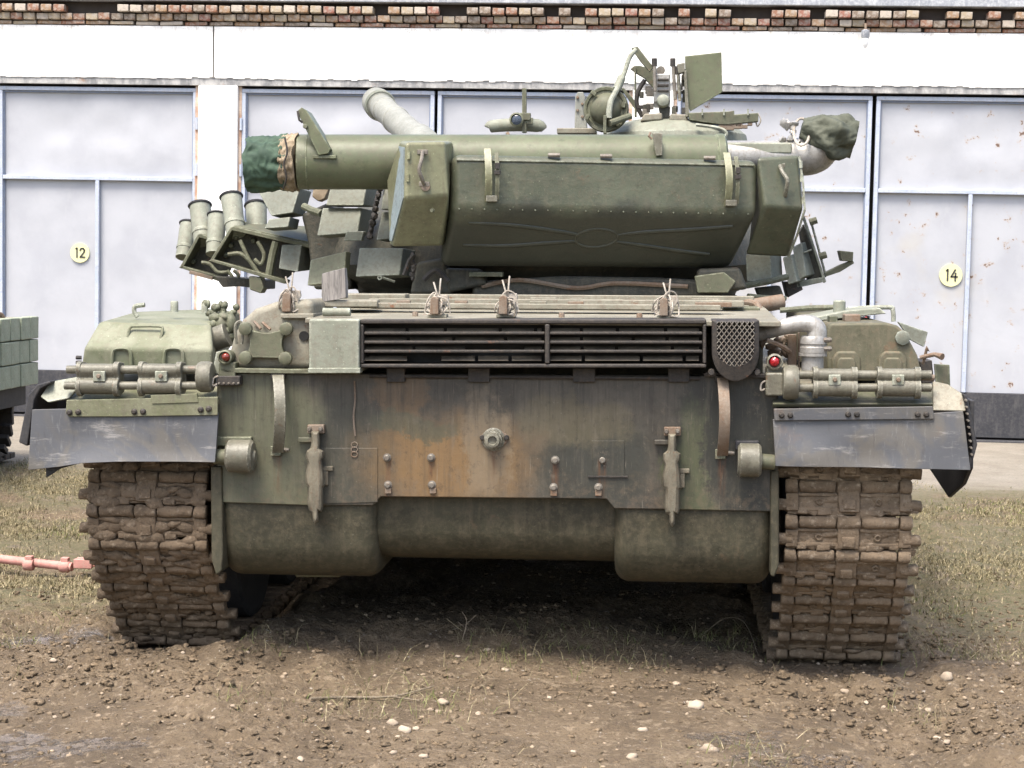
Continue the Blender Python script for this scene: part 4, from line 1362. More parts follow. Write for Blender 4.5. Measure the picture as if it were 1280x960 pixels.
bm = new()
rows_box(bm, [(1034, 476, .16, 1155, 476, .16), (1034, 408, .18, 1120, 406, .18), (1032, 398, .5, 1118, 396, .5), (1000, 392, 2.2, 1080, 392, 2.2), (1000, 430, 2.2, 1080, 430, 2.2)])
bmesh.ops.delete(bm, geom=bm.verts[:], context='VERTS')
prism(bm, [(1034, 476), (1034, 410), (1038, 404), (1108, 403), (1122, 407), (1132, 416), (1147, 444), (1153, 470), (1153, 476)], .16, 2.4)
fb1 = P('fuel_box', bm, 'fbox1', bev=0.012, seg=3)
bm = new(); lathe(bm, T(1128, 422, .16), (0, -1, 0), [(-.01, .03), (.014, .03), (.018, .022)], 8); P('bolt', bm, 'era', fb1, 0)
for cx in (1058, 1116):
    bm = new(); prism(bm, [(cx - 18, 472), (cx - 18, 448), (cx - 11, 439), (cx + 11, 439), (cx + 18, 448), (cx + 18, 472)], .148, .17); P('pressed_rib', bm, 'fbox1', fb1, 0.01, seg=3)
    bm = new(); prism(bm, [(cx - 12, 472), (cx - 12, 453), (cx - 8, 447), (cx + 8, 447), (cx + 12, 453), (cx + 12, 472)], .138, .16); P('pressed_rib', bm, 'fbox1', fb1, 0.008, seg=3)
bm = new(); pbox(bm, 1056, 393, 1076, 404, .35, .45); P('cap', bm, 'rusty', fb1, 0.006)
bm = new(); prism(bm, [(1000, 400), (1060, 388), (1100, 385), (1108, 392), (1060, 397), (1002, 404)], .5, .9); P('stowed_plate', bm, 'pale', fb1, 0.005)
bm = new(); tube(bm, [T(1060, 386, .8), T(1110, 384, .8), T(1116, 388, .8), T(1117, 402, .8)], .01, 8, 4); P('grab_rail', bm, 'pale', fb1, 0)
bm = new(); lathe(bm, T(1049, 393, .6), (0, 0, 1), [(0, .026), (.055, .026), (.06, .02)], 14); P('filler_cap', bm, 'pale', fb1, 0)
bm = new(); pbox(bm, 1037, 395, 1047, 404, .3, .4); P('latch', bm, 'olive', fb1, 0.003)
bm = new(); prism(bm, [(1122, 402), (1160, 415), (1155, 434), (1138, 425)], .6, .63); P('rear_plate_fin', bm, 'era', fb1, 0.003)
bm = new(); tube(bm, [T(1150, 447, .1), T(1168, 443, .08), T(1178, 446, .05)], [.008, .009, .014], 8); tube(bm, [T(1154, 455, .12), T(1158, 437, .1), T(1160, 436, .1)], [.006, .006, .014], 8); P('lever', bm, 'rusty', fb1, 0)
bm = new(); prism(bm, [(1168, 455), (1187, 456), (1188, 483), (1170, 480)], .1, .12); P('side_panel', bm, 'olive', fb1, 0.002)
bm = new(); prism(bm, [(1150, 452), (1165, 450), (1168, 478), (1152, 480)], .2, .4); P('side_block', bm, 'dark', fb1, 0.004)

# ---- silver pipe on the right
Yp = 0.02
bm = new(); tube(bm, [T(938, 419, Yp + .05), T(955, 415, Yp + .03), T(982, 408, Yp), T(1006, 404, Yp), T(1020, 410, Yp), T(1021, 424, Yp)], [.030, .031, .032, .034, .037, .040], 16, 6)
pipe = P('exhaust_pipe', bm, 'silver', bev=0)
bm = new(); lathe(bm, T(1017, 420, Yp), (0, 0, -1), [(0, .046), (.012, .052), (.03, .053), (.034, .05), (.04, .05), (.044, .053), (.064, .053), (.07, .046)], 22); P('flange', bm, 'silver', pipe, 0)
bm = new(); lathe(bm, T(1016, 441, Yp), (0, 0, -1), [(0, .055), (.012, .055), (.013, .043), (.09, .043)], 22); P('lower_pipe', bm, 'silver', pipe, 0)
for y in (425, 436):
    bm = new(); bolt(bm, T(1033, y, Yp - .03), (1, 0, 0), .01, .02); P('bolt', bm, 'steel', pipe, 0)
bm = new()
for k in range(14):
    blob(bm, T(random.uniform(952, 988), random.uniform(418, 442), .12), [random.uniform(.012, .03) for _ in range(3)], 1, .4, k)
P('debris', bm, 'rusty', pipe, 0)
bm = new(); pbox(bm, 985, 418, 996, 465, .08, .12); pbox(bm, 998, 416, 1000, 465, .08, .12); P('stay', bm, 'rusty', pipe, 0.004)
bm = new(); tube(bm, [T(945, 408, .3), T(952, 400, .35), T(962, 402, .3), T(966, 412, .3)], .008, 6, 4); P('hose', bm, 'clamp', pipe, 0)
bm = new(); tube(bm, [T(988, 440, .05), T(975, 432, .02), T(958, 425, .0)], .01, 6, 4); P('hose', bm, 'rusty', pipe, 0)

# deck clutter right
bm = new(); cyl(bm, T(940, 383, 1.1), T(978, 377, 1.15), .035, n=14); cl = P('tow_cable_end', bm, 'rusty', bev=0)
bm = new(); tube(bm, [T(880, 385, 1.0), T(920, 378, 1.0), T(945, 380, .95), T(952, 396, .8), T(962, 402, .7)], .014, 8, 5); P('cable', bm, 'rusty', cl, 0)
bm = new(); tube(bm, [T(975, 388, .9), T(1010, 385, .9), T(1046, 384, .9)], .012, 8); P('rod', bm, 'olive', cl, 0)
bm = new(); pbox(bm, 903, 384, 950, 391, .7, .95); P('cable_box', bm, 'olive', cl, 0.006)
bm = new()
for k in range(16):
    blob(bm, T(random.uniform(256, 300), random.uniform(380, 394), .5), [random.uniform(.010, .02) for _ in range(3)], 2, .3, k)
P('cable_coil', bm, 'olive', bev=0, ang=80)
bm = new()
for k in range(12):
    blob(bm, T(random.uniform(262, 292), random.uniform(392, 425), .35), [random.uniform(.02, .045) for _ in range(3)], 2, .4, k + 50)
P('oil_filter', bm, 'olive', bev=0, ang=80)
bm = new(); cyl(bm, T(266, 425, .3), T(284, 418, .3), .05, n=14); P('oil_can', bm, 'clamp', bev=0)

# ------------------------------------------------------------------ tracks, sprockets, wheels
TC, TR, TA = (0.40, 0.66), 0.35, R(44)


def link_mesh(seed, heavy):
    rr = random.Random(seed)
    bm = new()
    box(bm, (0, .012, -.012), (.50, .104, .03))                      # plate
    xs = [-.262, -.205, -.05, .05, .205, .262]
    for i, (a, b_) in enumerate(zip(xs, xs[1:])):                    # hinge tube across the link, in five knuckles
        rd = (.029, .024, .027, .024, .029)[i]
        tube(bm, [Vector((a + .003, -.044, .006)), Vector((a + .012, -.044, .006)), Vector(((a + b_) / 2, -.044, .006)), Vector((b_ - .012, -.044, .006)), Vector((b_ - .003, -.044, .006))], [rd * .9, rd, rd, rd, rd * .9], 14)
    box(bm, (0, .016, .006), (.085, .085, .034))                     # centre block
    box(bm, (0, .03, .024), (.05, .04, .02))
    for sx in (-1, 1):
        tube(bm, [Vector((sx * .225, .028, .0)), Vector((sx * .296, .028, .0))], .023, 12)   # pin end standing out at the side
        box(bm, (sx * .232, .02, .004), (.05, .07, .03))
        box(bm, (sx * .13, .047, .004), (.17, .016, .016))           # rim round the sunk panel
        box(bm, (sx * .13, -.012, .004), (.17, .014, .016))
        box(bm, (sx * .10, .060, .0), (.055, .022, .03)); box(bm, (sx * .19, .058, .0), (.04, .018, .028))
        lathe(bm, (sx * .12, .017, .0), (0, 0, 1), [(0, .016), (.012, .016), (.014, .009), (.004, .008)], 10)
    bmesh.ops.recalc_face_normals(bm, faces=bm.faces)
    bmesh.ops.bevel(bm, geom=[e for e in bm.edges if len(e.link_faces) == 2 and e.calc_face_angle(0) > .7], offset=.004, segments=2, affect='EDGES', profile=.5)
    box(bm, (0, 0, -.06), (.05, .05, .08))
    for _ in range(2):
        bmesh.ops.subdivide_edges(bm, edges=[e for e in bm.edges if e.calc_length() > .028], cuts=1, use_grid_fill=True)
    bmesh.ops.triangulate(bm, faces=[f for f in bm.faces if len(f.verts) > 4])
    for v in bm.verts: v.co.x *= .955
    rough_up(bm, .0035 if not heavy else .006, 24, seed)
    rough_up(bm, .002, 75, seed + 1)
    for k in range(20 if heavy else 12):                              # mud pressed into the hollows
        yy = rr.choice((.0, .02, .03, .055, -.07)) + rr.uniform(-.01, .01)
        vs = blob(bm, (rr.uniform(-.24, .24), yy, .004 if not heavy else .010), (rr.uniform(.02, .055), rr.uniform(.014, .030), rr.uniform(.006, .011) * (1.4 if heavy else 1)), 2, .45, seed + k, Matrix.Rotation(rr.uniform(-.3, .3), 3, 'Z'))
    bmesh.ops.recalc_face_normals(bm, faces=bm.faces)
    me = bpy.data.meshes.new('track_link')
    bm.to_mesh(me); bm.free()
    me.shade_smooth(); me.set_sharp_from_angle(angle=R(70))
    me.materials.append(M['mudheavy'] if heavy else M['mudlink'])
    return me


def track_path():
    pts = []
    d = .137
    th = math.pi / 2                               # from the top of the sprocket round the back
    end = math.pi + (math.pi / 2 - TA)
    pos = []
    # arc: angle measured so that (cos,sin) in (Y,Z); rear = pi
    a = th
    step = d / (TR - .02)
    for k in range(1, 12):
        y = TC[0] + .4 + k * d
        pos.append(((y, TC[1] + TR - .02 - (y - TC[0]) * .03), (0, 1), 0))
    pos = pos[::-1]
    a = th + .02
    while a < end:
        n_ = (math.cos(a), math.sin(a)); pos.append(((TC[0] + n_[0] * (TR - .02), TC[1] + n_[1] * (TR - .02)), n_, 1)); a += step
    n_ = (math.cos(end), math.sin(end))
    p = [TC[0] + n_[0] * (TR - .02), TC[1] + n_[1] * (TR - .02)]
    t = (math.cos(TA), -math.sin(TA))
    rem = (a - end) * (TR - .02)
    p = [p[0] + t[0] * rem, p[1] + t[1] * rem]
    while p[1] > .10:
        pos.append(((p[0], p[1]), n_, 2)); p = [p[0] + t[0] * d, p[1] + t[1] * d]
    # roll out on to the ground
    for k, aa in enumerate((25, 10)):
        n2 = (-math.sin(R(aa)), -math.cos(R(aa))); t2 = (math.cos(R(aa)), -math.sin(R(aa)))
        pos.append(((p[0], max(p[1], .022)), n2, 3)); p = [p[0] + t2[0] * d, p[1] + t2[1] * d]
    y = p[0]
    while y < 5.6:
        pos.append(((y, .02), (0, -1), 4)); y += d
    return pos


path = track_path()
for side, X, heavy in (('l', -1.43, True), ('r', 1.40, False)):
    tr = empty('track', tank, (0, 0, -.035))
    if heavy: tag(tr, 'track thickly caked with brown mud')
    else: tag(tr, 'track thinly coated with mud, its links showing')
    meshes = [link_mesh(3 + k + (20 if heavy else 0), heavy) for k in range(4)]
    for i, ((y, z), n_, kind) in enumerate(path):
        o = bpy.data.objects.new('track_link', meshes[(i * 7 + i // 3) % 4])
        C.objects.link(o)
        o.parent = tr
        nv = Vector((0, n_[0], n_[1])).normalized()
        tv = Vector((0, nv.z, -nv.y))                # runs up the back
        xv = Vector((1, 0, 0))
        m = Matrix((xv, -tv, nv)).transposed()
        if m.determinant() < 0: m = Matrix((-xv, -tv, nv)).transposed()
        jx = random.uniform(-.006, .006)
        mm = Matrix.Translation((X + jx, y, z)) @ m.to_4x4() @ Matrix.Rotation(random.uniform(-.05, .05), 4, 'X')
        o.matrix_local = mm
    # sprocket
    bm = new()
    for sx in (-.16, .16):
        n = 14
        ol = []
        for k in range(n * 4):
            a = 2 * math.pi * k / (n * 4); r_ = .315 if k % 4 in (1, 2) else .265
            ol.append((TC[0] + r_ * math.cos(a), TC[1] + r_ * math.sin(a)))
        loft(bm, [[Vector((X + sx - .02, y, z)) for y, z in ol], [Vector((X + sx + .02, y, z)) for y, z in ol]])
    sp = P('sprocket', bm, 'mudheavy', bev=0.004); sp.location.z = -.035
    bm = new(); cyl(bm, (X - .2, *TC), (X + .2, *TC), .2, n=24); P('hub', bm, 'mudheavy', sp, 0)
    for k in range(6):
        Y = 1.12 + k * .86
        rw = empty('road_wheel', tank, (0, 0, -.035))
        bm = new()
        for sx in (-.13, .13):
            lathe(bm, (X + sx - .085, Y, .405), (1, 0, 0), [(0, .30), (0.0, .36), (.012, .372), (.158, .372), (.17, .36), (.17, .3)], 28)
        P('tyre', bm, 'rubber', rw, 0)
        bm = new()
        for sx in (-.13, .13):
            lathe(bm, (X + sx - .07, Y, .405), (1, 0, 0), [(0, .30), (.14, .30)], 24)
        cyl(bm, (X - .24, Y, .405), (X + .24, Y, .405), .09, n=16)
        P('rim', bm, 'mudheavy', rw, 0)

# ------------------------------------------------------------------ turret
bm = new()
tcx, tcy = 0.02, 3.05
prof = [(1.40, 1.02), (1.50, 1.06), (1.56, 1.20), (1.64, 1.30), (1.78, 1.26), (1.92, 1.12), (2.04, .95), (2.12, .75), (2.165, .45), (2.18, .05)]
loops = []
for z, r in prof:
    lp = []
    for k in range(56):
        a = 2 * math.pi * k / 56
        rr_ = r * (1 + .10 * max(0, math.sin(a)) ** 2 - .06 * max(0, -math.sin(a)) ** 3)
        lp.append(Vector((tcx + rr_ * math.cos(a), tcy + rr_ * math.sin(a), z)))
    loops.append(lp)
loft(bm, loops)
bmesh.ops.subdivide_edges(bm, edges=bm.edges[:], cuts=1, use_grid_fill=True)
rough_up(bm, .012, 4, 2)
turret = P('turret', bm, 'turret', bev=0, ang=60)
bm = new(); lathe(bm, (tcx, tcy, 1.36), (0, 0, 1), [(0, 1.1), (.1, 1.1), (.12, 1.05)], 48); P('turret_ring', bm, 'turret', turret, 0)
# castings and welds low at the back of the turret
for (pts, Y0, Y1) in (([(590, 352), (700, 345), (820, 347), (905, 352), (905, 372), (590, 372)], 1.78, 2.0), ([(555, 335), (600, 336), (610, 356), (560, 366)], 1.75, 2.0),
                      ([(872, 336), (925, 334), (935, 362), (870, 366)], 1.72, 1.95), ([(520, 328), (556, 322), (566, 368), (512, 368)], 1.76, 2.0)):
    bm = new(); prism(bm, pts, Y0, Y1); P('casting', bm, 'turret', turret, 0.02, seg=3)
bm = new(); tube(bm, [T(602, 358, 1.77), T(650, 350, 1.765), T(720, 360, 1.77), T(770, 354, 1.77), T(860, 358, 1.77)], .012, 6, 6); P('weld_bead', bm, 'rusty', turret, 0)
bm = new(); prism(bm, [(586, 340), (628, 340), (628, 346), (586, 346)], 1.70, 1.78); P('foot_rail', bm, 'olive', turret, 0.004)
bm = new(); prism(bm, [(868, 345), (905, 340), (920, 352), (910, 366), (872, 366)], 1.66, 1.72); P('cable_guard', bm, 'olive', turret, 0.006)
bm = new(); tube(bm, [T(505, 344, 1.7), T(512, 325, 1.7), T(518, 318, 1.7)], .012, 6); tube(bm, [T(530, 350, 1.7), T(545, 338, 1.7), T(560, 352, 1.7)], .015, 6, 4); P('hose', bm, 'dark', turret, 0)

# snorkel tube across the back of the turret
A0, A1 = T(372, 202.5, 1.62), T(906, 202.5, 1.86)
bm = new()
ra = 34.5 * mpp(1.62)
ax_ = (A1 - A0)
L_ = ax_.length
lathe(bm, A0, ax_, [(0, ra * .94), (.004, ra), (L_ - .05, ra * 1.0), (L_ - .045, ra * 1.04), (L_ - .012, ra * 1.04), (L_ - .005, ra * .98), (L_, ra * .9)], 48)
sn = P('snorkel_tube', bm, 'tubegreen', bev=0)
for x in (384,):
    bm = new(); p = A0 + ax_ * ((x - 372) / 534); lathe(bm, p, ax_, [(0, ra * 1.01), (.002, ra * 1.02), (.006, ra * 1.02), (.008, ra * 1.01)], 48); P('seam', bm, 'tubegreen', sn, 0)
bm = new()
prism(bm, [(371, 139), (377, 134), (383, 138), (413, 186), (410, 192), (398, 194)], 1.48, 1.50)
prism(bm, [(378, 135), (384, 139), (414, 187), (411, 188), (380, 140)], 1.485, 1.6)
P('fin_bracket', bm, 'tubegreen', sn, 0.003)
bm = new(); prism(bm, [(391, 194), (420, 194), (420, 198), (391, 198)], 1.49, 1.6); P('bracket_foot', bm, 'tubegreen', sn, 0.002)
bm = new(); bolt(bm, T(382, 158, 1.48), r=.012, h=.015); P('bolt', bm, 'olive', sn, 0)
bm = new(); tube(bm, [T(372, 139, 1.47), T(374, 150, 1.46), T(378, 153, 1.47)], .006, 6); P('bracket_lip', bm, 'dark', sn, 0)
# cloth covers at its left end
def sleeve(x0, x1, y0a, y1a, y0b, y1b, amp, seed, mat, name, closed):
    bm = new()
    n, m_ = 96, 36
    loops = []
    for j in range(m_ + 1):
        t = j / m_
        x = x0 + (x1 - x0) * t
        yt = y0a + (y0b - y0a) * t; yb = y1a + (y1b - y1a) * t
        c = T(x, (yt + yb) / 2, 1.615); r_ = (yb - yt) / 2 * mpp(1.6)
        lp = []
        for k in range(n):
            a = 2 * math.pi * k / n
            f = 1 + amp * noise.noise(Vector((math.cos(a) * 2.2, math.sin(a) * 2.2, t * 3 + seed))) + amp * (.7 - 2 * abs(noise.noise(Vector((math.cos(a) * 3 + t, math.sin(a) * 3, t * 5 + seed + 7))))) + amp * .55 * (t ** 1.5 if closed else 1) * math.sin(a * 17 + 3 * noise.noise(Vector((math.cos(a) * 2, math.sin(a) * 2, t * 1.5)))) + amp * .6 * math.sin(a * 9 + t * 5 + seed) * (.5 + .5 * noise.noise(Vector((a, t * 4, seed))))
            lp.append(c + Vector((0.02 * noise.noise(Vector((a * 2, t, seed + 3))), -math.cos(a) * r_ * f, math.sin(a) * r_ * f)))
        loops.append(lp)
    if closed:
        c = sum(loops[0], Vector()) / n
        loops = [[c + (p - c) * .05 + Vector((.05, 0, 0)) for p in loops[0]], [c + (p - c) * .6 + Vector((.03, 0, 0)) for p in loops[0]]] + loops
    loft(bm, loops)
    return P(name, bm, mat, sn, 0, ang=80)


sleeve(311, 360, 172, 240, 170, 237, .07, 1, 'greencloth', 'cloth_cover', True)
sleeve(354, 373, 170, 239, 167, 238, .045, 5, 'tancloth', 'canvas_band', False)
bm = new(); tube(bm, [T(356, 172, 1.47), T(359, 190, 1.46), T(355, 205, 1.46), T(358, 222, 1.47), T(354, 236, 1.5)], .005, 6, 4); P('tie_cord', bm, 'dark', sn, 0)
bm = new(); prism(bm, [(815, 166), (828, 166), (828, 194), (820, 195)], 1.66, 1.7); P('tube_strap', bm, 'clamp', sn, 0.003)
bm = new(); tube(bm, [T(813, 166, 1.68), T(811, 170, 1.66), T(815, 174, 1.66)], .006, 6); P('strap_hook', bm, 'rusty', sn, 0)

# main stowage box
def bx_row(l, r, y0_, y1_, Yl, Yr, n=1):
    return T(l, y0_, Yl), T(r, y1_, Yr)


def wedge_box(name, mat, top, mid, bot, depth_top, depth_bot, bev, par=None):
    """a bin whose upper back is upright and whose lower back slopes in under it; each row is ((px,py,Y) left, (px,py,Y) right)"""
    bm = new()
    rws = [top, mid, bot]
    fr = [[T(*r[0]), T(*r[1])] for r in rws]
    dirv = (fr[0][1] - fr[0][0]); dirv.z = 0
    dirv = Vector((-dirv.y, dirv.x, 0)).normalized()
    bk = [[fr[0][0] + dirv * depth_top, fr[0][1] + dirv * depth_top], [fr[2][0] + dirv * depth_bot, fr[2][1] + dirv * depth_bot]]
    L = [fr[0][0], fr[1][0], fr[2][0], bk[1][0], bk[0][0]]
    Rr = [fr[0][1], fr[1][1], fr[2][1], bk[1][1], bk[0][1]]
    loft(bm, [L, Rr])
    return P(name, bm, mat, par, bev, seg=4), fr, dirv


YL, YR = 1.36, 1.62
mainbox, fr, dv = wedge_box('stowage_box', 'boxshade', ((565, 193, YL), (948, 200, YR)), ((566, 263, YL - .01), (949, 270, YR - .01)), ((551, 332, YL + .24), (914, 335, YR + .22)), .2, .1, .042)


def on_low(u, v, off=0.0):        # a point on the lower sloping back of the main box
    a = fr[1][0].lerp(fr[1][1], u); b = fr[2][0].lerp(fr[2][1], u)
    n_ = (b - a).cross(fr[1][1] - fr[1][0]).normalized()
    if n_.y > 0: n_ = -n_
    return a.lerp(b, v) + n_ * off


def on_up(u, v, off=0.0):
    a = fr[0][0].lerp(fr[0][1], u); b = fr[1][0].lerp(fr[1][1], u)
    return a.lerp(b, v) - dv * off


for pts in ([(.06, .22), (.2, .24), (.35, .33), (.43, .40)], [(.06, .62), (.2, .62), (.33, .56), (.43, .52)], [(.56, .40), (.65, .33), (.8, .27), (.93, .2)], [(.56, .52), (.66, .58), (.8, .68), (.9, .74)]):
    bm = new(); tube(bm, [on_low(u, v, -.004) for u, v in pts], [.008, .013, .014, .011], 8, 6); P('pressed_rib', bm, 'boxshade', mainbox, 0, ang=70)
bm = new(); tube(bm, [on_low(.495 + .07 * math.cos(a), 0.46 + .17 * math.sin(a), -.004) for a in np.linspace(0, 2 * math.pi, 25)], .009, 8); P('pressed_rib', bm, 'boxshade', mainbox, 0, ang=70)
for (u, ) in ((.33,), (.5,), (.84,)):
    p = on_up(u, -.02, -.01)
    bm = new(); cyl(bm, p - Vector((.028, 0, 0)), p + Vector((.028, -.0, 0)), .011, n=10); P('lid_hinge', bm, 'steel', mainbox, 0)
for u in (.125, .905):
    bm = new()
    a = []
    for i in range(13):
        t = i / 12
        q = on_up(u - .012, -.12 + t * .95, .012 + .055 * math.sin(math.pi * t))
        a.append([q + Vector((-.017, 0, 0)), q + Vector((.017, 0, 0)), q + Vector((.017, .008, 0)), q + Vector((-.017, .008, 0))])
    loft(bm, a); st = P('box_strap', bm, 'boxpale', mainbox, 0.002)
    bm = new()
    a = []
    for i in range(13):
        t = i / 12
        q = on_up(u + .016, -.05 + t * .85, .03 + .035 * math.sin(math.pi * t))
        a.append([q + Vector((-.010, 0, 0)), q + Vector((.010, 0, 0)), q + Vector((.010, .008, 0)), q + Vector((-.010, .008, 0))])
    loft(bm, a); P('strap_tail', bm, 'olive', mainbox, 0.002)
    q = on_up(u + .016, .32, .068)
    bm = new(); box(bm, q, (.03, .012, .02)); box(bm, q + Vector((0, -.004, .03)), (.022, .01, .03)); P('buckle', bm, 'dark', mainbox, 0.002)
    q = on_up(u, .78, .02)
    bm = new(); box(bm, q, (.055, .03, .03)); P('strap_anchor', bm, 'clamp', mainbox, 0.004)
for v_, r_ in ((.10, .006), ):       # lid seam
    bm = new(); tube(bm, [on_up(.015, v_, -.001), on_up(.985, v_, -.001)], r_, 6); P('lid_seam', bm, 'box', mainbox, 0)
# rivet line along the fold
bm = new()
for k in range(24):
    bolt(bm, on_up(.02 + k * .041, .97, .0), r=.004, h=.003)
P('rivet', bm, 'box', mainbox, 0)

# left bin
lb = new()
top = [T(507, 178, 1.22), T(557, 177, 1.30)]
mid = [T(506, 248, 1.21), T(562, 244, 1.29)]
bot = [T(490, 308, 1.46), T(551, 307, 1.50)]
tb = [T(500, 176, 1.50), T(566, 176, 1.60)]
mb = [T(488, 226, 1.52), T(570, 240, 1.62)]
bb = [T(487, 307, 1.60), T(560, 306, 1.66)]
ring_l = [top[0], mid[0], bot[0], bb[0], mb[0], tb[0]]
ring_r = [top[1], mid[1], bot[1], bb[1], mb[1], tb[1]]
loft(lb, [ring_l, ring_r])
bin1 = P('stowage_bin', lb, 'boxpale', bev=0.016, seg=3)
tag(bin1, 'yellowish green stowage bin with a bluish sheen painted on its end')
bm = new()
cen = sum(ring_l, Vector()) / 6
off = Vector((-.004, -.003, 0))
q = [cen + (p - cen) * .9 + off for p in ring_l]
loft(bm, [q, [p + Vector((.012, .006, 0)) for p in q]]); P('bin_end_sheen', bm, 'endsheen', bin1, 0)


def handle(par, pts, r, mat):
    bm = new(); tube(bm, pts, r, 8, 5); P('handle', bm, mat, par, 0)
    for p in (pts[0], pts[-1]):
        bm = new(); box(bm, p + Vector((0, .008, 0)), (.05, .012, .022)); P('handle_foot', bm, mat, par, 0.003)


handle(bin1, [T(528, 190, 1.235), T(527, 199, 1.20), T(524, 212, 1.19), T(527, 223, 1.20), T(530, 230, 1.235)], .009, 'steel')
bm = new(); lathe(bm, T(532, 233, 1.245), (0, -1, 0), [(-.01, .022), (.006, .022)], 12); P('latch_plate', bm, 'rusty', bin1, 0)
for (x, y) in ((511, 194), (510, 222)):
    bm = new(); cyl(bm, T(x, y - 4, 1.22), T(x, y + 5, 1.22), .009, n=8); P('hinge', bm, 'boxpale', bin1, 0)
bm = new(); lathe(bm, T(540, 263, 1.27), (0, -1, 0), [(-.02, .011), (.016, .008)], 10); P('stud', bm, 'olive', bin1, 0)

# right bin
lb = new()
ring_l = [T(946, 197, 1.60), T(956, 258, 1.58), T(931, 318, 1.82), T(936, 318, 1.95), T(948, 197, 1.86)]
ring_r = [T(998, 194, 1.66), T(1005, 262, 1.64), T(985, 321, 1.86), T(988, 320, 1.98), T(1002, 195, 1.9)]
loft(lb, [ring_l, ring_r])
bin2 = P('stowage_bin', lb, 'box', bev=0.018, seg=3)
tag(bin2, 'dark green stowage bin beside the silver elbow pipe')
handle(bin2, [T(975, 207, 1.63), T(978, 215, 1.60), T(984, 225, 1.58), T(983, 236, 1.59), T(981, 247, 1.63)], .010, 'clamp')
bm = new(); tube(bm, [T(999, 196, 1.655), T(1004, 230, 1.645), T(1006, 262, 1.635), T(996, 295, 1.75), T(986, 320, 1.85)], .006, 6); P('lid_edge', bm, 'pale', bin2, 0)
for y in (205, 222, 250):
    bm = new(); cyl(bm, T(1001 + (y - 205) * .07, y - 4, 1.65), T(1001 + (y - 205) * .07, y + 5, 1.65), .009, n=8); P('hinge', bm, 'pale', bin2, 0)
# silver pipe behind the right bin
bm = new(); tube(bm, [T(900, 196, 1.95), T(960, 196, 1.98), T(1000, 196, 2.0), T(1018, 190, 2.0), T(1030, 174, 2.0), T(1034, 158, 2.0)], [.08, .08, .095, .105, .10, .09], 24, 7)
elb = P('elbow_pipe', bm, 'silver', bev=0, ang=60)
bm = new()
pts = []
nn = 72
loops = []
for j in range(31):
    t = j / 30
    c = T(1002 + 66 * t, 160 + 4 * math.sin(t * 3) + 13 * t, 1.96)
    r_ = (11 + 16 * math.sin(min(1, t * 1.25) * math.pi * .55) - 22 * max(0, t - .62) ** 1.2) * mpp(1.96)
    lp = []
    for k in range(nn):
        a = 2 * math.pi * k / nn
        f = 1 + .10 * math.sin(a * 5 + t * 9) * (.4 + t) + .22 * noise.noise(Vector((math.cos(a) * 2, math.sin(a) * 2, t * 4))) + .16 * (.5 - abs(noise.noise(Vector((math.cos(a) * 4 + t * 3, math.sin(a) * 4, t * 6 + 9))))) + .05 * noise.noise(Vector((math.cos(a) * 11, math.sin(a) * 11, t * 14)))
        lp.append(c + Vector((.25 * math.sin(a) * r_, -math.cos(a) * r_ * f * 1.2, math.sin(a) * r_ * f)))
    loops.append(lp)
loft(bm, loops); P('canvas_cover', bm, 'greycloth', elb, 0, ang=80)
bm = new(); tube(bm, [T(1002 + 10 * math.cos(a), 165 + 17 * math.sin(a), 1.92 - .06 * math.sin(a)) for a in np.linspace(0, 2 * math.pi, 20)], .007, 6); P('tie_cord', bm, 'wire', elb, 0)
bm = new()
for k in range(9):
    blob(bm, T(random.uniform(978, 1003), random.uniform(153, 180), 1.95), [random.uniform(.012, .028) for _ in range(3)], 1, .5, k)
P('hose_clamp', bm, 'silver', elb, 0)
bm = new(); pbox(bm, 906, 178, 990, 192, 1.9, 2.15); P('pipe_shelf', bm, 'pale', elb, 0.01)

# main gun far ahead, raised and swung to the left
g0, g1 = Vector((-.25, 4.1, 1.86)), T(470, 127, 8.6)
dg = (g1 - g0)
Lg = dg.length
bm = new()
lathe(bm, g0, dg, [(0, .11), (Lg * .40, .112), (Lg * .405, .135), (Lg * .62, .135), (Lg * .625, .112), (Lg * .80, .108), (Lg * .802, .116), (Lg * .815, .116), (Lg * .817, .108), (Lg * .90, .105), (Lg * .902, .113), (Lg * .915, .113), (Lg * .917, .105), (Lg * .95, .105), (Lg * .952, .128), (Lg * .985, .132), (Lg, .125), (Lg + .02, .10), (Lg + .02, .05)], 32)
gun = P('gun_barrel', bm, 'gun', bev=0)
bm = new(); lathe(bm, g0 + dg * .955, dg, [(-.02, .128), (.0, .136), (.03, .136), (.05, .128)], 28); P('sleeve_band', bm, 'era', gun, 0)

# ---- armour blocks
def block(f4, Yf, shift, th, mat='era', lab=None):
    b4 = [(x + shift[0], y + shift[1]) for x, y in f4]
    tl = .055 * (abs(f4[3][1] - f4[0][1]) / 32.0)
    Yq = [Yf + tl * .8, Yf + tl * .8, Yf - tl * .2, Yf - tl * .2]
    bm = new(); hexa(bm, f4, Yq, b4, [y + th * 1.4 for y in Yq])
    return P('armour_block', bm, mat, turret, 0.006)


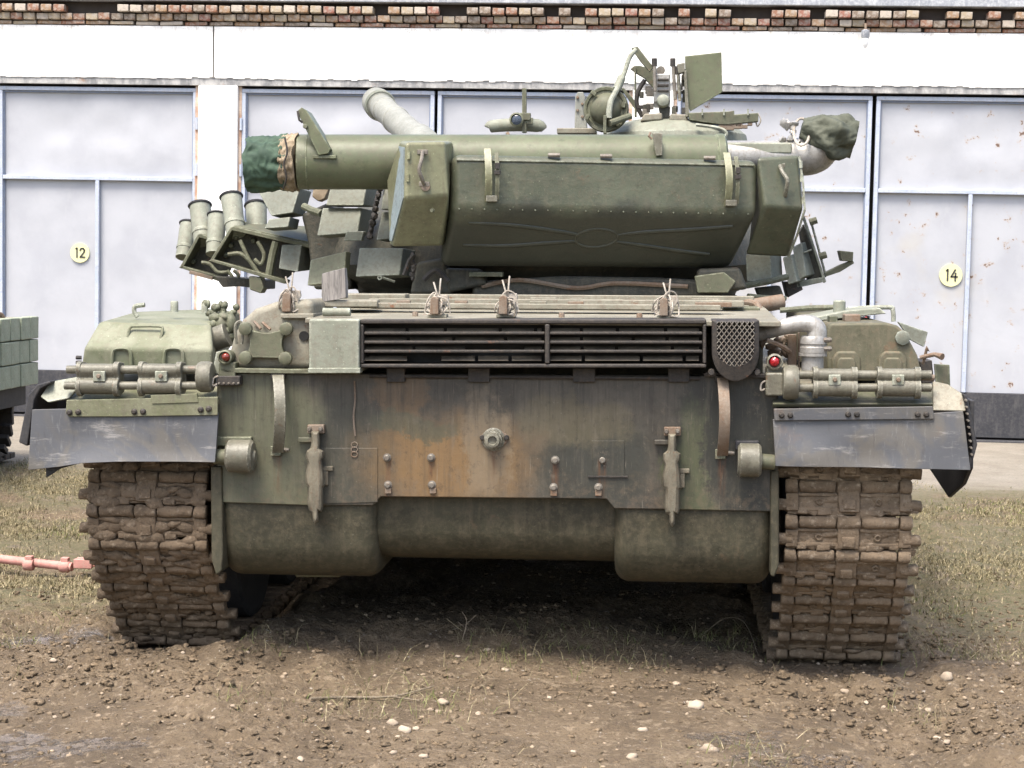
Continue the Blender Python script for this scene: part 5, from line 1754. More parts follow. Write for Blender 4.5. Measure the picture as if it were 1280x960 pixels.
blocks = [
    ([(414, 229), (459, 229), (454, 257), (407, 257)], 2.0, (15, 2), .12),
    ([(403, 260), (452, 260), (447, 291), (396, 295)], 1.97, (14, 3), .12),
    ([(480, 229), (505, 229), (500, 262), (476, 262)], 1.9, (14, 2), .12),
    ([(477, 265), (500, 265), (494, 298), (470, 300)], 1.88, (14, 3), .12),
    ([(449, 310), (504, 310), (499, 344), (444, 346)], 1.80, (16, 3), .10),
    ([(388, 325), (433, 314), (430, 352), (384, 357)], 1.82, (6, 1), .06),
    ([(323, 240), (375, 235), (366, 266), (339, 270)], 2.35, (15, 4), .14),
    ([(336, 274), (363, 271), (360, 284), (330, 286)], 2.33, (12, 3), .12),
    ([(352, 306), (377, 306), (372, 340), (348, 336)], 2.45, (16, -2), .12),
    ([(932, 318), (963, 318), (965, 351), (933, 352)], 2.0, (14, 1), .12),
    ([(978, 322), (989, 318), (997, 352), (985, 356)], 2.1, (10, -2), .10),
    ([(990, 309), (1002, 303), (1008, 345), (998, 350)], 2.15, (14, -3), .12),
]
for f4, Y, sh, th in blocks:
    block(f4, Y, sh, th, 'boxpale' if f4[0] == (388, 325) else 'era')
bm = new(); prism(bm, [(433, 289), (455, 289), (452, 301), (430, 301)], 1.93, 2.0); P('block_bracket', bm, 'era', turret, 0.004)
bm = new(); tube(bm, [T(474, 240, 1.95), T(470, 255, 1.93), T(466, 275, 1.93), T(462, 295, 1.93)], .014, 6, 4)
for k in range(8): blob(bm, T(475 - k * 1.8, 236 + k * 8.5, 1.92), [random.uniform(.012, .025)] * 3, 1, .4, k)
P('block_hinge', bm, 'dark', turret, 0)
bm = new()
for k in range(7): blob(bm, T(516 + random.uniform(-3, 3), 318 + k * 5, 1.78), [random.uniform(.01, .022)] * 3, 1, .4, k + 9)
P('block_hinge', bm, 'dark', turret, 0)
bm = new(); lathe(bm, T(475, 347, 1.76), (0, -1, 0), [(-.01, .012), (.014, .012), (.014, .006), (.0, .006)], 12); tube(bm, [T(478, 347, 1.77), T(493, 352, 1.8)], .007, 6); P('block_pin', bm, 'era', turret, 0)
bm = new(); tube(bm, [T(380, 258, 2.3), T(390, 263, 2.25), T(402, 267, 2.2)], .02, 8); P('block_arm', bm, 'olive', turret, 0)
bm = new(); prism(bm, [(392, 232), (414, 230), (406, 248), (398, 252), (390, 246)], 2.3, 2.4); P('block_mount', bm, 'tancloth', turret, 0.006)

bm = new(); prism(bm, [(376, 268), (412, 252), (440, 300), (440, 362), (392, 362), (384, 300)], 2.42, 2.8); P('turret_cheek', bm, 'turret', turret, 0.02, seg=3)
# right hand armour frame
bm = new(); prism(bm, [(1003, 271), (1006, 270), (1033, 352), (1030, 354)], 2.2, 2.24); prism(bm, [(1012, 273), (1014, 272), (1034, 345), (1032, 347)], 2.3, 2.34)
prism(bm, [(995, 352), (1031, 346), (1032, 352), (996, 360)], 2.2, 2.3); prism(bm, [(1004, 315), (1015, 311), (1015, 313), (1004, 317)], 2.18, 2.25)
fr_ = P('armour_frame', bm, 'era', turret, 0.003)
bm = new(); prism(bm, [(1000, 290), (1005, 280), (1028, 346), (1010, 350)], 2.26, 2.36); P('armour_plate', bm, 'turret', turret, 0.004)
for (sx_, sy_) in ((1012, 278), (1024, 321)):
    bm = new(); cyl(bm, T(sx_, sy_, 2.3), T(sx_ + 9, sy_ - 3, 2.3), .018, n=8); P('stud', bm, 'olive', turret, 0)
bm = new(); prism(bm, [(1030, 341), (1050, 331), (1066, 325), (1068, 329), (1050, 340), (1032, 346)], 2.3, 2.36)
prism(bm, [(1049, 313), (1067, 315), (1066, 327), (1052, 326)], 2.28, 2.4); P('launcher_arm', bm, 'olive', turret, 0.004)
bm = new(); tube(bm, [T(932, 357, 1.95), T(960, 352, 1.98), T(984, 346, 2.05)], .016, 8); tube(bm, [T(935, 370, 1.8), T(955, 372, 1.85), T(982, 373, 1.9)], .013, 8); P('rail', bm, 'olive', turret, 0)
bm = new(); prism(bm, [(945, 360), (975, 357), (980, 370), (950, 372)], 2.1, 2.3); P('armour_block', bm, 'turret', turret, 0.006)
bm = new(); prism(bm, [(980, 352), (1000, 352), (1004, 362), (985, 372)], 2.2, 2.4); P('mount_foot', bm, 'dark', turret, 0.005)

# ---- smoke launchers
def launcher(parent, top, bot, w_, Y):
    a = T(bot[0], bot[1], Y); b_ = T(top[0], top[1], Y + .10)
    r_ = w_ / 2 * mpp(Y)
    d = b_ - a; L = d.length
    bm = new(); lathe(bm, a, d, [(0, r_ * .9), (L * .25, r_ * .9), (L * .26, r_ * .98), (L * .32, r_ * .98), (L * .33, r_ * .92), (L - .03, r_), (L, r_), (L - .001, r_ * .85), (L * .3, r_ * .8)], 24)
    t = P('launcher_tube', bm, 'pale', parent, 0)
    bm = new()
    u, v = frame_of(d)
    tube(bm, [b_ + (u * math.cos(q) + v * math.sin(q)) * r_ * 1.02 for q in np.linspace(0, 2 * math.pi, 25)], r_ * .13, 6); P('tube_rim', bm, 'rubber', parent, 0)


bm = new()
Yb = 2.5
prism(bm, [(262, 326), (288, 284), (292, 283), (404, 309), (404, 314), (290, 288), (266, 327)], Yb, Yb + .16)       # top and end flanges
prism(bm, [(260, 326), (266, 324), (358, 350), (356, 355)], Yb - .01, Yb + .1)
lr = P('smoke_launcher_rack', bm, 'olive', bev=0.004)
bm = new(); prism(bm, [(264, 326), (289, 287), (402, 312), (356, 350)], Yb + .13, Yb + .15); P('rack_plate', bm, 'turret', lr, 0.002)
bm = new(); hexa(bm, [(292, 282), (404, 306), (404, 309), (292, 285)], Yb + .02, [(306, 277), (402, 284), (402, 300), (306, 282)], Yb + .35); P('rack_top', bm, 'olive', lr, 0.003)
for i, (tp, bt, w_, Y) in enumerate((((289, 246), (295, 293), 27, 2.58), ((320, 257), (322, 300), 27, 2.75), ((272, 269), (268, 318), 24, 2.78))):
    launcher(lr, tp, bt, w_, Y)
for pts in ([(300, 300), (308, 318), (318, 335), (330, 348)], [(285, 318), (300, 317), (312, 326), (322, 340)], [(322, 302), (330, 318), (326, 330), (318, 324)], [(345, 302), (340, 322), (336, 345)]):
    bm = new(); tube(bm, [T(x, y, Yb + .02) for x, y in pts], .011 if pts[0][0] != 345 else .022, 8, 5); P('cable', bm, 'olive', lr, 0)
for (x, y) in ((296, 296), (290, 306), (318, 300), (284, 318), (304, 288)):
    bm = new(); lathe(bm, T(x, y, Yb + .13), (0, -1, -.2), [(0, .014), (.03, .014), (.036, .008)], 10); P('tube_base', bm, 'olive', lr, 0)
bm = new()
prism(bm, [(224, 335), (247, 293), (250, 292), (268, 298), (268, 302), (249, 297), (228, 336)], Yb + .3, Yb + .46)
prism(bm, [(223, 334), (228, 332), (282, 348), (280, 354)], Yb + .3, Yb + .4)
lr2 = P('smoke_launcher_rack', bm, 'olive', bev=0.004)
bm = new(); prism(bm, [(226, 335), (248, 296), (300, 310), (282, 350)], Yb + .44, Yb + .46); P('rack_plate', bm, 'turret', lr2, 0.002)
bm = new(); prism(bm, [(237, 338), (266, 346), (265, 350), (236, 342)], Yb + .28, Yb + .3); P('strip', bm, 'rusty', lr2, 0.002)
bm = new(); prism(bm, [(268, 345), (330, 350), (330, 362), (300, 358), (278, 359)], Yb + .2, Yb + .5); P('rack_foot', bm, 'turret', lr2, 0.006)
bm = new(); prism(bm, [(311, 345), (326, 347), (330, 360), (326, 367), (312, 362)], Yb, Yb + .1); P('rack_foot', bm, 'olive', lr2, 0.006)
for tp, bt, w_, Y in (((250, 257), (254, 304), 27, 2.9), ((236, 280), (229, 322), 22, 3.05)):
    launcher(lr2, tp, bt, w_, Y)
for (x, y) in ((250, 304), (245, 312), (243, 326)):
    bm = new(); lathe(bm, T(x, y, Yb + .44), (0, -1, -.2), [(0, .014), (.03, .014), (.036, .008)], 10); P('tube_base', bm, 'olive', lr2, 0)
for pts in ([(252, 328), (262, 330), (272, 340), (284, 340)], [(284, 338), (290, 346), (288, 352)], [(292, 338), (298, 344), (296, 352)]):
    bm = new(); tube(bm, [T(x, y, Yb + .25) for x, y in pts], .01, 8, 5); P('cable', bm, 'olive', lr2, 0)

# ---- roof: optics, searchlight, cupola, machine gun
bm = new(); tube(bm, [T(610, 160, 2.7), T(614, 158, 2.7), T(640, 156, 2.7), T(672, 157, 2.7), T(680, 162, 2.7)], [.02, .034, .036, .036, .02], 16, 3)
opt = P('roof_sight', bm, 'pale', bev=0)
bm = new(); lathe(bm, T(646, 150, 2.6), (0, -1, 0), [(-.04, .03), (0, .036), (.03, .038), (.034, .03), (.02, .027)], 20); P('sight_barrel', bm, 'olive', opt, 0)
bm = new(); lathe(bm, T(646, 150, 2.57), (0, -1, 0), [(-.03, .027), (.0, .027), (.004, .02)], 20); P('sight_lens', bm, 'lensblue', opt, 0)
bm = new(); pbox(bm, 652.5, 110, 658, 166, 2.6, 2.63); pbox(bm, 649, 141, 663, 150, 2.59, 2.64); pbox(bm, 658, 147, 666, 155, 2.6, 2.63); P('sight_post', bm, 'olive', opt, 0.003)
bm = new(); tube(bm, [T(634, 166, 2.5), T(638, 174, 2.48)], .01, 6); P('hook', bm, 'rusty', opt, 0)
bm = new(); prism(bm, [(719, 120), (722, 115), (729, 115), (731, 120), (734, 166), (718, 166)], 2.9, 3.0); rp = P('roof_post', bm, 'gun', bev=0.006)
bm = new(); pbox(bm, 696, 160, 745, 167, 2.8, 3.0); P('roof_step', bm, 'deck', rp, 0.006)
for k in range(4):
    bm = new(); bolt(bm, T(722 + (k % 2) * 6, 122 + k * 8, 2.9), r=.008, h=.01); P('bolt', bm, 'rusty', rp, 0)
# searchlight
bm = new()
lathe(bm, T(756, 136, 2.62), (0.12, 1, 0), [(-.03, .004), (-.026, .035), (-.012, .06), (.008, .078), (.03, .086), (.032, .1), (.024, .104), (.022, .118), (.04, .124), (.09, .118), (.12, .10)], 32)
sl = P('searchlight', bm, 'olive', bev=0, ang=30)
bm = new(); tube(bm, [T(795, 62, 2.72), T(787, 72, 2.7), T(780, 92, 2.68), T(771, 112, 2.62), T(763, 128, 2.58), T(761, 148, 2.56)], [.012, .013, .013, .015, .016, .017], 10, 4); P('lamp_arm', bm, 'pale', sl, 0)
bm = new(); cyl(bm, T(777, 97, 2.68), T(771, 112, 2.64), .023, n=12); P('arm_sleeve', bm, 'pale', sl, 0)
bm = new(); tube(bm, [T(762, 154, 2.55), T(788, 145, 2.62)], .018, 10); P('arm_joint', bm, 'olive', sl, 0)
bm = new(); pbox(bm, 754, 144, 758, 167, 2.54, 2.6); P('arm_foot', bm, 'olive', sl, 0.003)
for a in (-.9, .2, 2.2, 3.6):
    bm = new(); box(bm, T(756 + 24 * math.cos(a), 136 - 24 * math.sin(a), 2.63), (.02, .03, .03), Matrix.Rotation(a, 3, 'Y')); P('lamp_clip', bm, 'olive', sl, 0.003)
# cupola dome
bm = new(); lathe(bm, T(842, 190, 3.0), (0, 0, 1), [(0, .42), (.09, .40), (.14, .34), (.17, .24), (.185, .1), (.188, .01)], 36); cup = P('cupola', bm, 'pale', bev=0)
bm = new(); prism(bm, [(805, 142), (828, 141), (828, 150), (800, 152)], 2.7, 2.8); prism(bm, [(838, 142), (858, 143), (862, 152), (836, 151)], 2.7, 2.8); P('cupola_ring', bm, 'deck', cup, 0.01)
bm = new(); tube(bm, [T(905, 172, 2.6), T(908, 166, 2.6), T(898, 160, 2.6), T(870, 156, 2.6)], .01, 6, 4); P('cupola_rail', bm, 'pale', cup, 0)
# machine gun
bm = new(); pbox(bm, 817, 92, 838, 128, 2.75, 3.1); mg = P('machine_gun', bm, 'silver', bev=0.008)
for y in (98, 105, 112):
    bm = new(); pbox(bm, 822, y, 836, y + 2.6, 2.735, 2.76); P('feed_rib', bm, 'dark', mg, 0.002)
bm = new(); lathe(bm, T(829, 126, 2.72), (0, -1, .1), [(-.05, .034), (.0, .036), (.02, .03), (.03, .012)], 18); P('buffer', bm, 'pale', mg, 0)
bm = new(); prism(bm, [(823, 133), (838, 133), (837, 148), (826, 148)], 2.74, 2.82); P('gun_mount', bm, 'turret', mg, 0.005)
for (x, y0_, y1_) in ((818, 74, 114), (841, 74, 124), (847, 84, 126)):
    bm = new(); tube(bm, [T(x, y0_, 2.74), T(x + (1 if x < 830 else 3), y1_, 2.72)], .0095, 8); P('spade_grip', bm, 'clamp' if x > 844 else 'steel', mg, 0)
    bm = new(); tube(bm, [T(x, y0_ - 1, 2.74), T(x, y0_ + 9, 2.74)], .015, 8); P('grip_end', bm, 'dark', mg, 0)
bm = new(); prism(bm, [(789, 60), (797, 58), (817, 84), (812, 90), (800, 76)], 2.76, 2.8); P('sight_frame', bm, 'olive', mg, 0.004)
bm = new(); prism(bm, [(788, 86), (793, 82), (800, 82), (816, 86), (818, 112), (806, 98), (796, 92)], 2.9, 2.94); P('gun_bracket', bm, 'olive', mg, 0.004)
bm = new(); prism(bm, [(776, 110), (780, 110), (799, 132), (796, 140)], 2.9, 2.94); prism(bm, [(793, 84), (795, 84), (796, 146), (793, 146)], 2.88, 2.92); P('gun_bracket', bm, 'olive', mg, 0.003)
bm = new(); tube(bm, [T(806, 100, 2.85), T(798, 114, 2.84), T(796, 130, 2.84), T(803, 146, 2.84)], .013, 8, 4); P('cable', bm, 'dark', mg, 0)
for k in range(9):
    bm = new(); box(bm, T(random.uniform(802, 814), random.uniform(110, 144), 2.84), [random.uniform(.015, .05) for _ in range(3)]); P('gun_fitting', bm, random.choice(('dark', 'turret', 'steel')), mg, 0.003)
for k in range(8):
    bm = new(); box(bm, T(random.uniform(842, 858), random.uniform(92, 140), 2.8), [random.uniform(.012, .04) for _ in range(2)] + [random.uniform(.02, .08)]); P('gun_fitting', bm, random.choice(('clamp', 'turret', 'steel')), mg, 0.003)
bm = new(); cyl(bm, T(826, 88, 2.9), T(815, 98, 4.3), .024, n=12); P('gun_tube', bm, 'steel', mg, 0)
bm = new(); prism(bm, [(856, 70), (902, 65), (903, 115), (863, 139), (858, 130)], 2.7, 2.712); sh = P('ammo_shield', bm, 'tubegreen', mg, 0.003)
bm = new(); prism(bm, [(846, 80), (856, 78), (856, 90), (848, 92)], 2.68, 2.74); prism(bm, [(855, 88), (858, 88), (862, 146), (857, 146)], 2.68, 2.72); P('shield_bracket', bm, 'clamp', mg, 0.004)
bm = new(); prism(bm, [(860, 141), (912, 139), (918, 138), (918, 143), (948, 141), (948, 152), (905, 156), (880, 153), (862, 150)], 2.66, 2.72); sf = P('ammo_tray', bm, 'olive', bev=0.004)
for x in (877, 904, 934):
    bm = new(); pbox(bm, x, 136, x + 2, 144, 2.65, 2.66); P('tray_tab', bm, 'pale', sf, 0.001)
bm = new()
for k in range(9):
    box(bm, T(random.uniform(902, 938), random.uniform(154, 161), 2.68), [random.uniform(.02, .05), .03, random.uniform(.015, .03)])
P('tray_latch', bm, 'rusty', sf, 0.003)
bm = new(); tube(bm, [T(947, 141, 2.68), T(951, 150, 2.68), T(947, 158, 2.68), T(945, 153, 2.68)], .004, 5, 4); P('wire', bm, 'wire', sf, 0)

# ------------------------------------------------------------------ wooden wedge standing on the deck
wd = empty('wood_block', None, RT @ T(418, 376, .30))
wd.rotation_euler = (0, TILT, 0)
tag(wd, 'grey weathered board leaning upright on the tank deck', 'board')
bm = new()
prism(bm, [(403, 378), (402, 342), (431, 335), (433, 372)], .28, .33)
o_ = T(418, 376, .30)
for v in bm.verts: v.co -= o_
bmesh.ops.subdivide_edges(bm, edges=bm.edges[:], cuts=3, use_grid_fill=True)
rough_up(bm, .004, 30, 3)
obj('board', bm, M['wood'], wd, 0.002)

# ------------------------------------------------------------------ neighbouring vehicle at the left edge
def neighbour():
    xr_ = -4.32
    n = empty('armoured_vehicle', None, (xr_ - 1.6, 6.9, 0))
    tag(n, 'pale green armoured vehicle covered in reactive bricks at the left edge', 'tank')
    O = Vector((xr_ - 1.6, 6.9, 0))

    def Q(name, bm, mat, par=n, bev=.006):
        for v in bm.verts: v.co -= O
        return obj(name, bm, M[mat], par, bev)
    bm = new(); xbox(bm, xr_ - 3.1, xr_ - .12, 1.2, 6.7, .45, 1.12); Q('hull', bm, 'olive', bev=.03)
    bm = new(); xbox(bm, xr_ - 3.3, xr_ - .1, 1.0, 6.85, 1.125, 1.14); Q('fender', bm, 'deck')
    bm = new(); lathe(bm, (xr_ - 1.7, 3.6, 1.14), (0, 0, 1), [(0, 1.1), (.15, 1.2), (.4, 1.0), (.62, .6), (.66, .02)], 32); Q('turret', bm, 'pale')
    bm = new(); xbox(bm, xr_ - .11, xr_ - .085, 1.4, 6.9, .44, 1.14); Q('side_skirt', bm, 'rubber')
    sk = bpy.data.objects['side_skirt']
    first = None
    for c in range(18):
        for r_ in range(3):
            y1_ = 6.95 - c * .205
            off = -.004 * c
            if first is None:
                bm = new(); box(bm, (0, 0, 0), (.085, .19, .175))
                ob = obj('armour_brick', bm, M['brickera'], n, .008); first = ob
            else:
                ob = first.copy(); C.objects.link(ob)
            ob.parent = n
            ob.location = Vector((xr_ - .04 + random.uniform(-.008, .008), y1_ - .1, 1.06 - r_ * .183)) - O
            ob.rotation_euler = (random.uniform(-.02, .02), random.uniform(-.02, .02), random.uniform(-.03, .03))
    bm = new()
    for k in range(46):
        y = 1.6 + k * .115
        box(bm, (xr_ - .42, y, .04), (.55, .1, .045))
    for k in range(12):
        a = math.pi * k / 11 - math.pi / 2
        box(bm, (xr_ - .42, 6.45 + .33 * math.cos(a), .38 + .33 * math.sin(a)), (.55, .1, .045), Matrix.Rotation(-(a - math.pi / 2), 3, 'X'))
    o = Q('track', bm, 'dark'); o['kind'] = 'stuff'
    for k in range(6):
        bm = new(); lathe(bm, (xr_ - .6, 1.9 + k * .86, .4), (1, 0, 0), [(0, .33), (.02, .36), (.36, .36), (.38, .33)], 24); wh = Q('road_wheel', bm, 'rubber')
    for (y, z) in ((6.2, 1.18), (5.6, 1.17)):
        bm = new(); tube(bm, [(xr_ - .35, y, 1.13), (xr_ - .3, y, z), (xr_ - .15, y + .25, z), (xr_ - .12, y + .3, 1.13)], .02, 8, 4); Q('tow_eye', bm, 'rusty', bev=0)
    bm = new(); xbox(bm, xr_ - 1.2, xr_ - .3, 4.6, 5.9, 1.14, 1.22); Q('fender_box', bm, 'era')


M['brickera'] = paint('pale_green_brick_paint', (0.29, 0.325, 0.235), (0.235, 0.27, 0.19), dirt=(0.22, 0.19, 0.14), rust=0.1, scale=6, streak=0.3)
neighbour()

# ------------------------------------------------------------------ tow bar on the ground at the left
def tow_bar():
    p1, p0 = W(104, 733, 2.2), W(-60, 733, 2.2)
    gz = float(ground_z(p1.x, 2.2)) + .055
    t = empty('tow_bar', None, (p1.x, 2.2, gz))
    tag(t, 'faded red steel tow bar lying on the ground beside the left track', 'tow bar')
    L = p1.x - p0.x
    bm = new(); cyl(bm, (-L, .1, .03), (-.06, 0, 0), .024, n=12); obj('bar', bm, M['pinkbar'], t, 0)
    for x in (-.62, -.1, -.3):
        bm = new(); lathe(bm, (x - .03, .0 - x * .05, -x * .012), (1, 0, -.01), [(0, .03), (.01, .034), (.045, .034), (.055, .03)], 12); box(bm, (x, -x * .05, .03), (.04, .04, .04)); obj('collar', bm, M['pinkbar'], t, 0.004)
    bm = new(); box(bm, (.0, 0, .02), (.1, .03, .05)); box(bm, (.0, 0.05, .02), (.1, .02, .05)); obj('fork', bm, M['pinkbar'], t, 0.005)


M['pinkbar'] = paint('faded_red_paint', (0.46, 0.22, 0.19), (0.36, 0.15, 0.13), dirt=(0.35, 0.27, 0.2), rust=0.3, scale=10)
tow_bar()

# ------------------------------------------------------------------ things and stuff on the ground
def stone_mat():
    N = Nodes('pale_limestone', 0.85, 0, 0.25)
    oi = N.n('ShaderNodeObjectInfo')
    col = N.mix(oi.outputs['Random'], (0.45, 0.375, 0.285), (0.30, 0.235, 0.17))
    col = N.mix(N.math('MULTIPLY', N.step(N.noise(40, 5, 0.7), 0.45, 0.65), 0.5), col, (0.20, 0.145, 0.10))
    N.color(col); N.bump(N.noise(60, 5), 0.5, 0.006)
    return N.m


M['stone'] = stone_mat()


def ground_at(px, py):
    Y = 0.0
    lo, hi = -1.8, 9.0
    for _ in range(40):
        m_ = (lo + hi) / 2
        p = W(px, py, m_)
        if p.z > float(ground_z(p.x, m_)): lo = m_
        else: hi = m_
    p = W(px, py, (lo + hi) / 2)
    return p


stone_meshes = []
for k in range(7):
    bm = new(); blob(bm, (0, 0, 0), (1, .72, .5), 2, .5, k + 3); rough_up(bm, .06, 5, k)
    me = bpy.data.meshes.new('stone'); bm.to_mesh(me); bm.free(); me.shade_smooth(); me.materials.append(M['stone']); stone_meshes.append(me)


def put_stone(px, py, wpx, k, label, group='pale stones scattered on the mud', h=1.0):
    p = ground_at(px, py)
    r = wpx / 2 * (p.y + 7) / F
    o = bpy.data.objects.new('stone', stone_meshes[k % 7]); C.objects.link(o)
    o.location = (p.x, p.y, float(ground_z(p.x, p.y)) + r * .18)
    o.scale = (r, r, r * h); o.rotation_euler = (0, 0, random.uniform(-.5, .5))
    tag(o, label, 'stone', group)
    return o


put_stone(870, 885, 30, 1, 'long flat tan stone lying alone on the mud below the hull')
put_stone(906, 578 + 280 - 2, 14, 2, 'small white stone just above the long tan one') if False else None
put_stone(845, 856, 13, 2, 'small white stone just up from the long flat tan one')
put_stone(885, 937, 20, 4, 'bright pale stone near the bottom edge of the mud')
put_stone(790, 947, 18, 5, 'blocky pale stone at the bottom, left of the bright one')
put_stone(1183, 848, 16, 3, 'upright beige stone behind the right track', h=1.6)
put_stone(1056, 865, 12, 0, 'small white stone below the right track')
for i, (x, y, s) in enumerate(((506, 914, 20), (520, 912, 13), (553, 879, 18), (538, 888, 10), (490, 905, 17), (497, 922, 10), (598, 893, 11), (548, 890, 9), (492, 942, 13))):
    put_stone(x, y, s, i, 'white stone in the loose heap below the middle of the tank', 'white stones heaped below the tank')
rs = random.Random(4)
for i in range(38):
    x, y = rs.uniform(10, 1275), rs.uniform(800, 955)
    where = 'behind the left track' if x < 430 else 'below the middle of the hull' if x < 860 else 'behind the right track'
    put_stone(x, y, rs.uniform(5, 11) * (1 + (y - 800) / 400), i, 'small pale stone half sunk in the churned mud ' + where, 'small pale stones sunk in mud ' + where)

# gravel: uncountable grit, joined; clods: torn lumps of mud
def scatter(name, n, xr_, yr_, smin, smax, mat, sub, jit, dens=None, squash=.6, sink=.2, crumb=0):
    base = []
    for k in range(5):
        bm = new(); blob(bm, (0, 0, 0), (1, 1, 1), sub, jit, k + 11)
        if crumb: rough_up(bm, crumb, 1.7, k); rough_up(bm, crumb * .7, 4.1, k + 5)
        bm.verts.ensure_lookup_table()
        base.append((np.array([v.co[:] for v in bm.verts]), np.array([[v.index for v in f.verts] for f in bm.faces])))
        bm.free()
    V, Fc = [], []
    off = 0
    x = rng.uniform(*xr_, n * 5); y = yr_[0] + (yr_[1] - yr_[0]) * rng.random(n * 5) ** 1.3
    keep = (rng.random(n * 5) < dens(x, y)) if dens else np.ones(n * 5, bool)
    x, y = x[keep][:n], y[keep][:n]
    z = ground_z(x, y)
    sz = smin + (smax - smin) * rng.random(len(x)) ** 3
    for i in range(len(x)):
        v, f = base[i % 5]
        a = rng.random() * 6.28
        ca, sa = math.cos(a), math.sin(a)
        s = sz[i]
        q = v * np.array([s, s * rng.uniform(.5, 1), s * squash * rng.uniform(.6, 1.2)])
        q = np.stack([q[:, 0] * ca - q[:, 1] * sa + x[i], q[:, 0] * sa + q[:, 1] * ca + y[i], q[:, 2] + z[i] + s * (squash * .5 - sink)], -1)
        V.append(q); Fc.append(f + off); off += len(v)
    V = np.concatenate(V); Fc = np.concatenate(Fc)
    me = bpy.data.meshes.new(name)
    me.vertices.add(len(V)); me.vertices.foreach_set('co', V.astype(np.float32).ravel())
    me.loops.add(Fc.size); me.loops.foreach_set('vertex_index', Fc.astype(np.int32).ravel())
    me.polygons.add(len(Fc)); me.polygons.foreach_set('loop_start', np.arange(0, Fc.size, 3, dtype=np.int32))
    me.update(calc_edges=True)
    if not crumb: me.shade_smooth()
    me.materials.append(mat)
    o = bpy.data.objects.new(name, me); C.objects.link(o)
    tag(o, kind='stuff')
    return o


def mud_density(x, y):
    return 0.15 + 0.85 * sstep(.0, .16, vnoise(x * 1.7, y * 1.7, 21)) * (1 - sstep(.8, 2.2, y) * .6)


def track_clods(x, y):
    d = np.minimum(np.abs(x + 1.395), np.abs(x - 1.395))
    return np.clip(np.exp(-(d / .55) ** 2) * np.exp(-((y - .1) / .55) ** 2) + .06, 0, 1)


M['grit'] = flat('tan_grit', (0.27, 0.21, 0.145), 0.85, 0.2, 0.5, 9)
o = scatter('gravel', 2200, (-3.6, 3.8), (-1.5, 3.2), .003, .014, M['grit'], 1, .5, lambda x, y: .25 + .75 * sstep(-.1, .2, vnoise(x * 1.2, y * 1.2, 33)))
o['label'] = 'pale grit spread over the muddy ground'
o = scatter('mud_clods', 15000, (-3.6, 3.8), (-1.5, 2.8), .0025, .015, M['mudclod'], 2, .9, mud_density, .55, .15, .7)
o['label'] = 'torn brown clods of mud'
o = scatter('track_mud', 1600, (-2.3, 2.3), (-.7, 1.1), .004, .024, M['mudclod'], 2, .9, track_clods, .5, .15, .75)
o['label'] = 'wet lumps of mud squeezed out behind the tracks'

# grass
def blades(name, n, xr_, yr_, dens, hmin, hmax, width, mat, label, lean=.6, pw=1.0):
    x = rng.uniform(*xr_, n * 4); y = yr_[0] + (yr_[1] - yr_[0]) * rng.random(n * 4) ** pw
    keep = rng.random(n * 4) < dens(x, y)
    x, y = x[keep][:n], y[keep][:n]
    m_ = len(x)
    z = ground_z(x, y) - .004
    h = hmin + (hmax - hmin) * rng.random(m_) ** 2
    a = rng.random(m_) * 6.28; b = rng.random(m_) * 6.28
    ln = rng.random(m_) * lean
    wv = np.stack([np.cos(a), np.sin(a), np.zeros(m_)], -1) * (width * (.6 + .8 * rng.random(m_)))[:, None]
    dv_ = np.stack([np.cos(b) * ln, np.sin(b) * ln, np.ones(m_)], -1)
    base = np.stack([x, y, z], -1)
    mid_ = base + dv_ * (h * .55)[:, None]
    tip = base + dv_ * h[:, None] + np.stack([np.cos(b) * ln * h * .8, np.sin(b) * ln * h * .8, -h * .25 * ln], -1)
    V = np.stack([base - wv, base + wv, mid_ + wv * .7, mid_ - wv * .7, tip], 1).reshape(-1, 3)
    k = np.arange(m_)[:, None] * 5
    me = bpy.data.meshes.new(name)
    me.vertices.add(len(V)); me.vertices.foreach_set('co', V.astype(np.float32).ravel())
    quads = (k + np.array([0, 1, 2, 3])); tris = (k + np.array([3, 2, 4]))
    idx = np.concatenate([quads.ravel(), tris.ravel()]).astype(np.int32)
    st = np.concatenate([np.arange(m_) * 4, m_ * 4 + np.arange(m_) * 3]).astype(np.int32)
    me.loops.add(len(idx)); me.loops.foreach_set('vertex_index', idx)
    me.polygons.add(len(st)); me.polygons.foreach_set('loop_start', st)
    me.update(calc_edges=True)
    me.materials.append(mat)
    o = bpy.data.objects.new(name, me); C.objects.link(o)
    tag(o, label, kind='stuff')


def grass_mat(name, a, b, c):
    N = Nodes(name, 0.7, 0, 0.25)
    col = N.mix(N.step(N.noise(7, 5, 0.7), 0.35, 0.65), a, b)
    col = N.mix(N.step(N.noise(90, 2, 0.5), 0.48, 0.6), col, c)
    N.color(col)
    return N.m


M['dry'] = grass_mat('dry_straw_grass', (0.215, 0.18, 0.10), (0.125, 0.11, 0.055), (0.34, 0.285, 0.175))
M['green'] = grass_mat('thin_green_grass', (0.095, 0.12, 0.035), (0.13, 0.14, 0.045), (0.19, 0.175, 0.075))


def side_d(x, y):
    return sstep(1.7, 2.2, np.abs(x)) * sstep(.3, 1.2, y) * (1 - sstep(5.6, 6.8, y + vnoise(x, y, 40) * 2)) * (.12 + .88 * sstep(-.16, .12, vnoise(x * 1.6, y * 1.6, 41))) * (.3 + .7 * sstep(-.15, .12, vnoise(x * 6, y * 6, 42)))


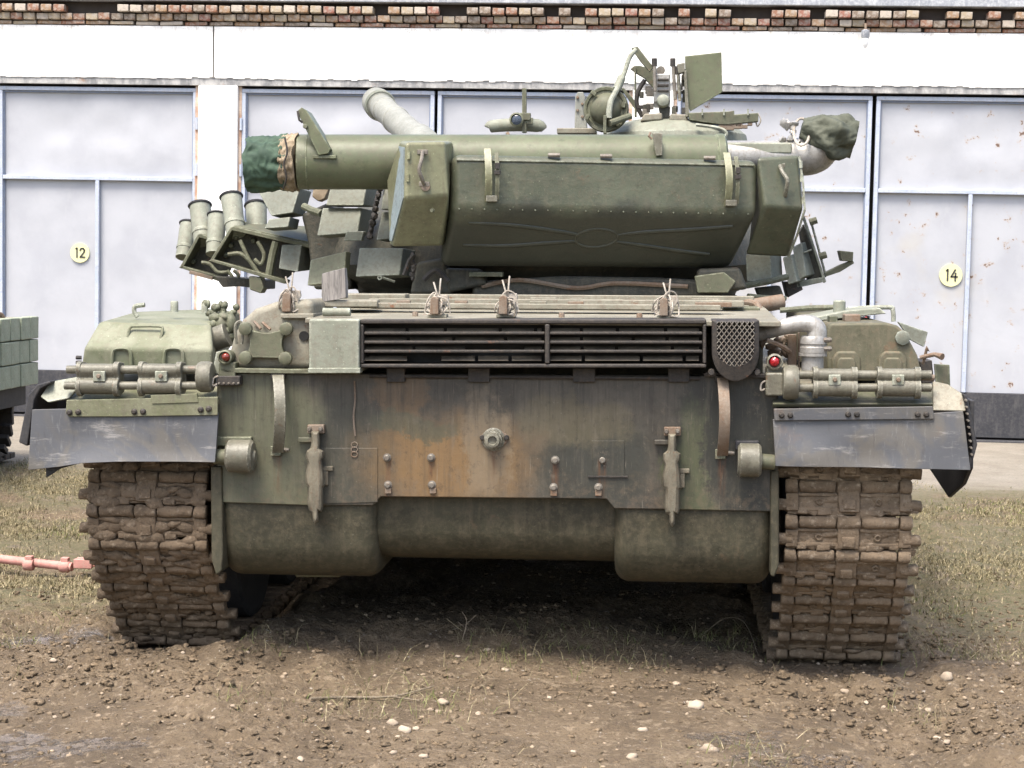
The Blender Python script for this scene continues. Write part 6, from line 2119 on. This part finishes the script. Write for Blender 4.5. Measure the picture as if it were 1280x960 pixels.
def spots(x, y):
    d = np.zeros_like(x)
    for px, py, r in ((690, 812, .2), (640, 820, .22), (760, 805, .18), (800, 830, .12), (905, 800, .22), (480, 825, .1), (22, 845, .05), (300, 880, .1), (480, 880, .22), (20, 805, .12), (945, 945, .14), (70, 790, .06),
                      (1120, 800, .2), (1180, 815, .2), (330, 800, .12), (540, 880, .2), (1150, 900, .1)):
        p = ground_at(px, py)
        d = np.maximum(d, np.exp(-(((x - p.x) / r) ** 2 + ((y - p.y) / (r * 1.2)) ** 2)))
    return d * .9


blades('dry_grass', 150000, (-6.2, 5.6), (.3, 7), side_d, .010, .045, .0028, M['dry'], 'short dry straw coloured grass beside the tank', .7)
blades('green_grass', 60000, (-6.5, 6.5), (.5, 7), lambda x, y: side_d(x, y) * sstep(-.05, .2, vnoise(x * 1.1 + 3, y * 1.1, 51)), .010, .042, .003, M['green'], 'thin green grass beside the tank', .8)
blades('grass_tufts', 2600, (-2.6, 2.6), (-1.3, 1.2), spots, .015, .075, .0016, M['green'], 'green tufts of grass in the mud behind the tank', .9)
blades('straw_tufts', 3600, (-2.6, 2.6), (-1.3, 1.2), lambda x, y: np.maximum(spots(x, y), .02), .015, .11, .0013, M['dry'], 'dry stalks and straw in the mud behind the tank', 1.6)

# dry stalks and twigs
def twig(pts, r, label, forks=()):
    ps = []
    for (px, py, h) in pts:
        p = ground_at(px, py); ps.append(Vector((p.x, p.y, float(ground_z(p.x, p.y)) + h)))
    o = ps[0].copy()
    bm = new(); tube(bm, [p - o for p in ps], [r * (1 - .6 * i / len(ps)) for i in range(len(ps))], 6, 4)
    for f in forks:
        q = []
        for (px, py, h) in f:
            p = ground_at(px, py); q.append(Vector((p.x, p.y, float(ground_z(p.x, p.y)) + h)) - o)
        tube(bm, q, r * .5, 5, 3)
    t = obj('twig', bm, M['twig'], None, 0)
    t.location = o
    tag(t, label, 'twig')


twig([(388, 877, .012), (430, 876, .014), (490, 875, .014), (542, 864, .02)], .006, 'long thin dry twig lying across the mud below the hull', [[(490, 875, .014), (525, 879, .01)]])
twig([(880, 795, .01), (905, 792, .07), (930, 800, .08), (948, 822, .01)], .004, 'bent dry stalk arching from the mud beside the right track', [[(905, 792, .07), (895, 800, .03)]])
twig([(578, 800, .0), (583, 800, .08), (577, 799, .12)], .003, 'upright dry weed stalk in the shade under the hull', [[(583, 800, .07), (595, 800, .11)], [(582, 800, .05), (572, 800, .08)]])
